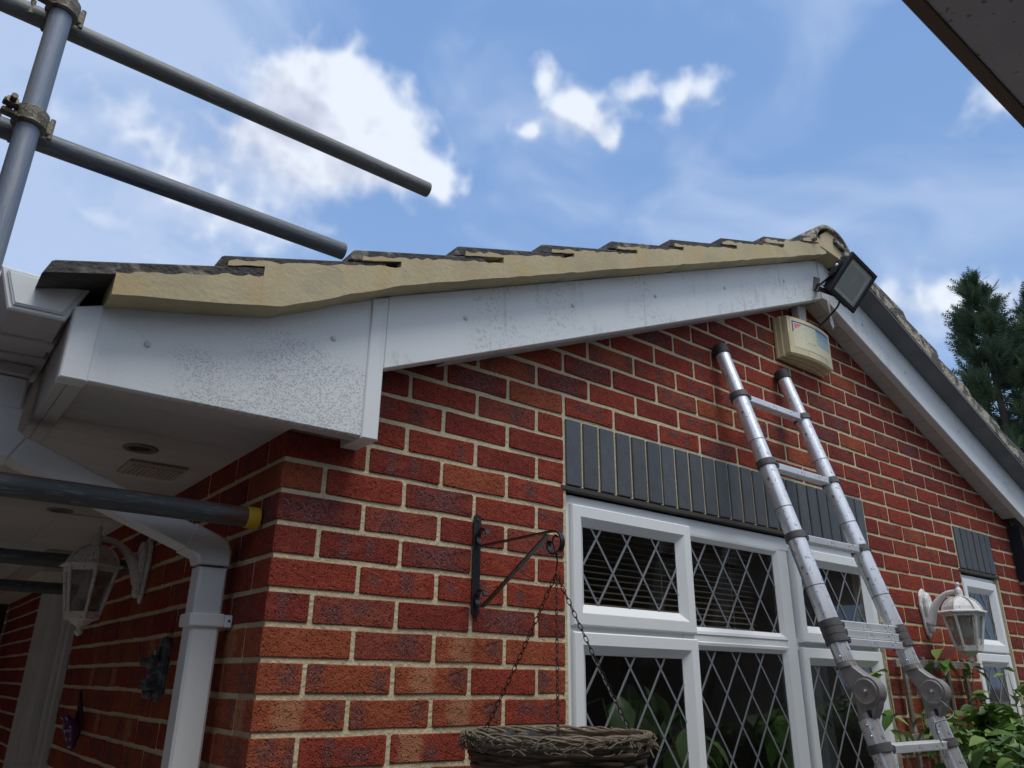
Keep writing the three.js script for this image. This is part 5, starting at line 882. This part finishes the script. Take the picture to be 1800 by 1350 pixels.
function conifer(label, base, H, Rmax, seed, n) {
  const t = thing('conifer_tree', label, 'tree', base, 'conifers beyond the roof'), r = rng(seed);
  mesh('trunk', taperTube([[0, 0, 0], [0.05, H * 0.4, 0.03], [0.0, H * 0.75, 0], [0.02, H * 0.995, 0]], [0.16, 0.11, 0.05, 0.008], 8), mat([0.07, 0.055, 0.04], 0.9), t);
  const crown = new THREE.InstancedMesh(sprays[seed % 2], coniferM, n), m = new THREE.Matrix4(), q = new THREE.Quaternion(), c = new THREE.Color(), limbs = [];
  let k = 0; const nb = Math.floor((n - 26) / 36);
  for (let b = 0; b < nb; b++) {
    const f = Math.pow((b + 0.5) / nb, 0.85), y = H * (0.12 + 0.865 * f), a = b * 2.399 + r() * 0.8, len = Rmax * Math.pow(1 - f, 0.85) * (0.35 + r() * 0.95) + 0.14, up = 0.35 + f * 0.7 + r() * 0.35;
    const A = V(0, y, 0), D = V(Math.cos(a), up, Math.sin(a)).normalize(), E = A.clone().addScaledVector(D, len); E.y -= len * len * 0.05;
    limbs.push(rod([0, y, 0], [E.x, E.y, E.z], 0.018 * (1 - f) + 0.006, 0.003, 5));
    for (let i = 0; i < 36 && k < n; i++) {
      const s = Math.pow(r(), 0.6), p = A.clone().lerp(E, 0.12 + 0.88 * s), d2 = D.clone().add(V((r() - 0.5) * 1.5, (r() - 0.3) * 0.9, (r() - 0.5) * 1.5)).normalize();
      p.add(V((r() - 0.5), (r() - 0.5) * 0.6, (r() - 0.5)).multiplyScalar(0.17 * (1 - f) + 0.03));
      q.setFromUnitVectors(V(0, 0, 1), d2); q.multiply(new THREE.Quaternion().setFromAxisAngle(V(0, 0, 1), r() * 6.28)); const sc = (0.55 + r() * 0.7) * (f > 0.9 ? 0.7 : 1); m.compose(p, q, V(sc, sc, sc)); crown.setMatrixAt(k, m);
      const g = 0.65 + r() * 0.6, wm = r() < 0.18 ? 1 : 0; crown.setColorAt(k, c.setRGB((0.036 + wm * 0.035) * g, (0.080 + wm * 0.04) * g, 0.042 * g)); k++;
    }
  }
  for (let i = 0; i < 26 && k < n; i++) { const f = i / 26, a = r() * 6.28; m.compose(V(Math.cos(a) * 0.05 * (1 - f), H * (0.9 + 0.1 * f), Math.sin(a) * 0.05 * (1 - f)), q.setFromUnitVectors(V(0, 0, 1), V(Math.cos(a) * 0.7, 1.0, Math.sin(a) * 0.7).normalize()), V(0.6, 0.6, 0.6)); crown.setMatrixAt(k, m); crown.setColorAt(k, c.setRGB(0.05, 0.10, 0.05)); k++; }
  crown.count = k; crown.name = 'crown'; crown.userData.kind = 'stuff'; crown.castShadow = crown.receiveShadow = true; t.add(crown); mesh('limbs', merge(limbs), mat([0.06, 0.05, 0.035], 0.9), t);
}
conifer('conifer with the tallest feathery tip above the roof slope', [13.48, 0, -2.85], 8.42, 1.6, 11, 2600);
conifer('middle conifer of the three, just beyond the tallest tip', [14.35, 0, -2.3], 8.1, 1.5, 14, 2400);
conifer('conifer at the picture edge with dense dark crown', [15.2, 0, -1.5], 8.3, 1.8, 17, 3400);

// ------------------------------------------------------------------ the outbuilding whose eaves hang over the viewpoint
{
  const t = thing('outbuilding', 'dark overhanging eaves of the outbuilding in the top corner', 'outbuilding');
  const dark = new THREE.MeshStandardMaterial({ roughness: 0.8, map: scaled(tex(256, 256, (u, v) => { const c = fbm(u * 6, v * 6, 4, 6, 6, 231), f = fbm(u * 24, v * 24, 3, 24, 24, 233); return lerp3(mul3([0.50, 0.50, 0.51], 0.85 + c * 0.2), [0.04, 0.04, 0.04], smooth(0.74, 0.82, f) * 0.6); }), 4) });
  mesh('soffit', box2(-3.5, 7, 2.3, 2.312, 1.479, 2.6, 0.001), dark, t);
  mesh('fascia', box2(-3.5, 7, 2.297, 2.46, 1.461, 1.4785, 0.002), mat([0.16, 0.11, 0.075], 0.75), t);
  mesh('wall', box2(-3.4, 6.9, 0, 2.3, 2.6, 2.72, 0), new THREE.MeshStandardMaterial({ color: new THREE.Color().setRGB(0.30, 0.26, 0.22), roughness: 0.95 }), t);
  mesh('roof', prism([[1.44, 2.465], [5.5, 3.1], [5.5, 3.16], [1.44, 2.50]], -7, 3.5, 0).rotateY(-Math.PI / 2), tileDarkM, t);
}

// ------------------------------------------------------------------ the neighbour's wall that keeps the side passage dark
{
  const t = thing('neighbouring_house', 'dark brick side wall of the house next door, out of the picture', 'house', [-1.95, 0, -3]);
  mesh('wall', box2(-0.2, 0, 0, 4.4, -5.5, 4.0, 0), mat([0.13, 0.075, 0.06], 0.95), t);
  mesh('gutter', box2(0.0, 0.11, 4.3, 4.4, -5.5, 4.0, 0.01), blackM, t);
}

// side gate closing the passage
{
  const t = thing('side_gate', 'dark boarded gate closing the far end of the shaded passage', 'gate', [-0.975, 0, -4.62]), m = mat([0.045, 0.036, 0.028], 0.9);
  for (let i = 0; i < 16; i++) mesh('board', rbox(0.116, 2.07, 0.02, -0.907 + i * 0.121, 1.035, 0, 0.003), m, t);
  for (const y of [0.35, 1.75]) mesh('rail', rbox(1.93, 0.09, 0.03, 0, y, -0.026, 0.003), m, t);
}

renderer.render(scene, camera);
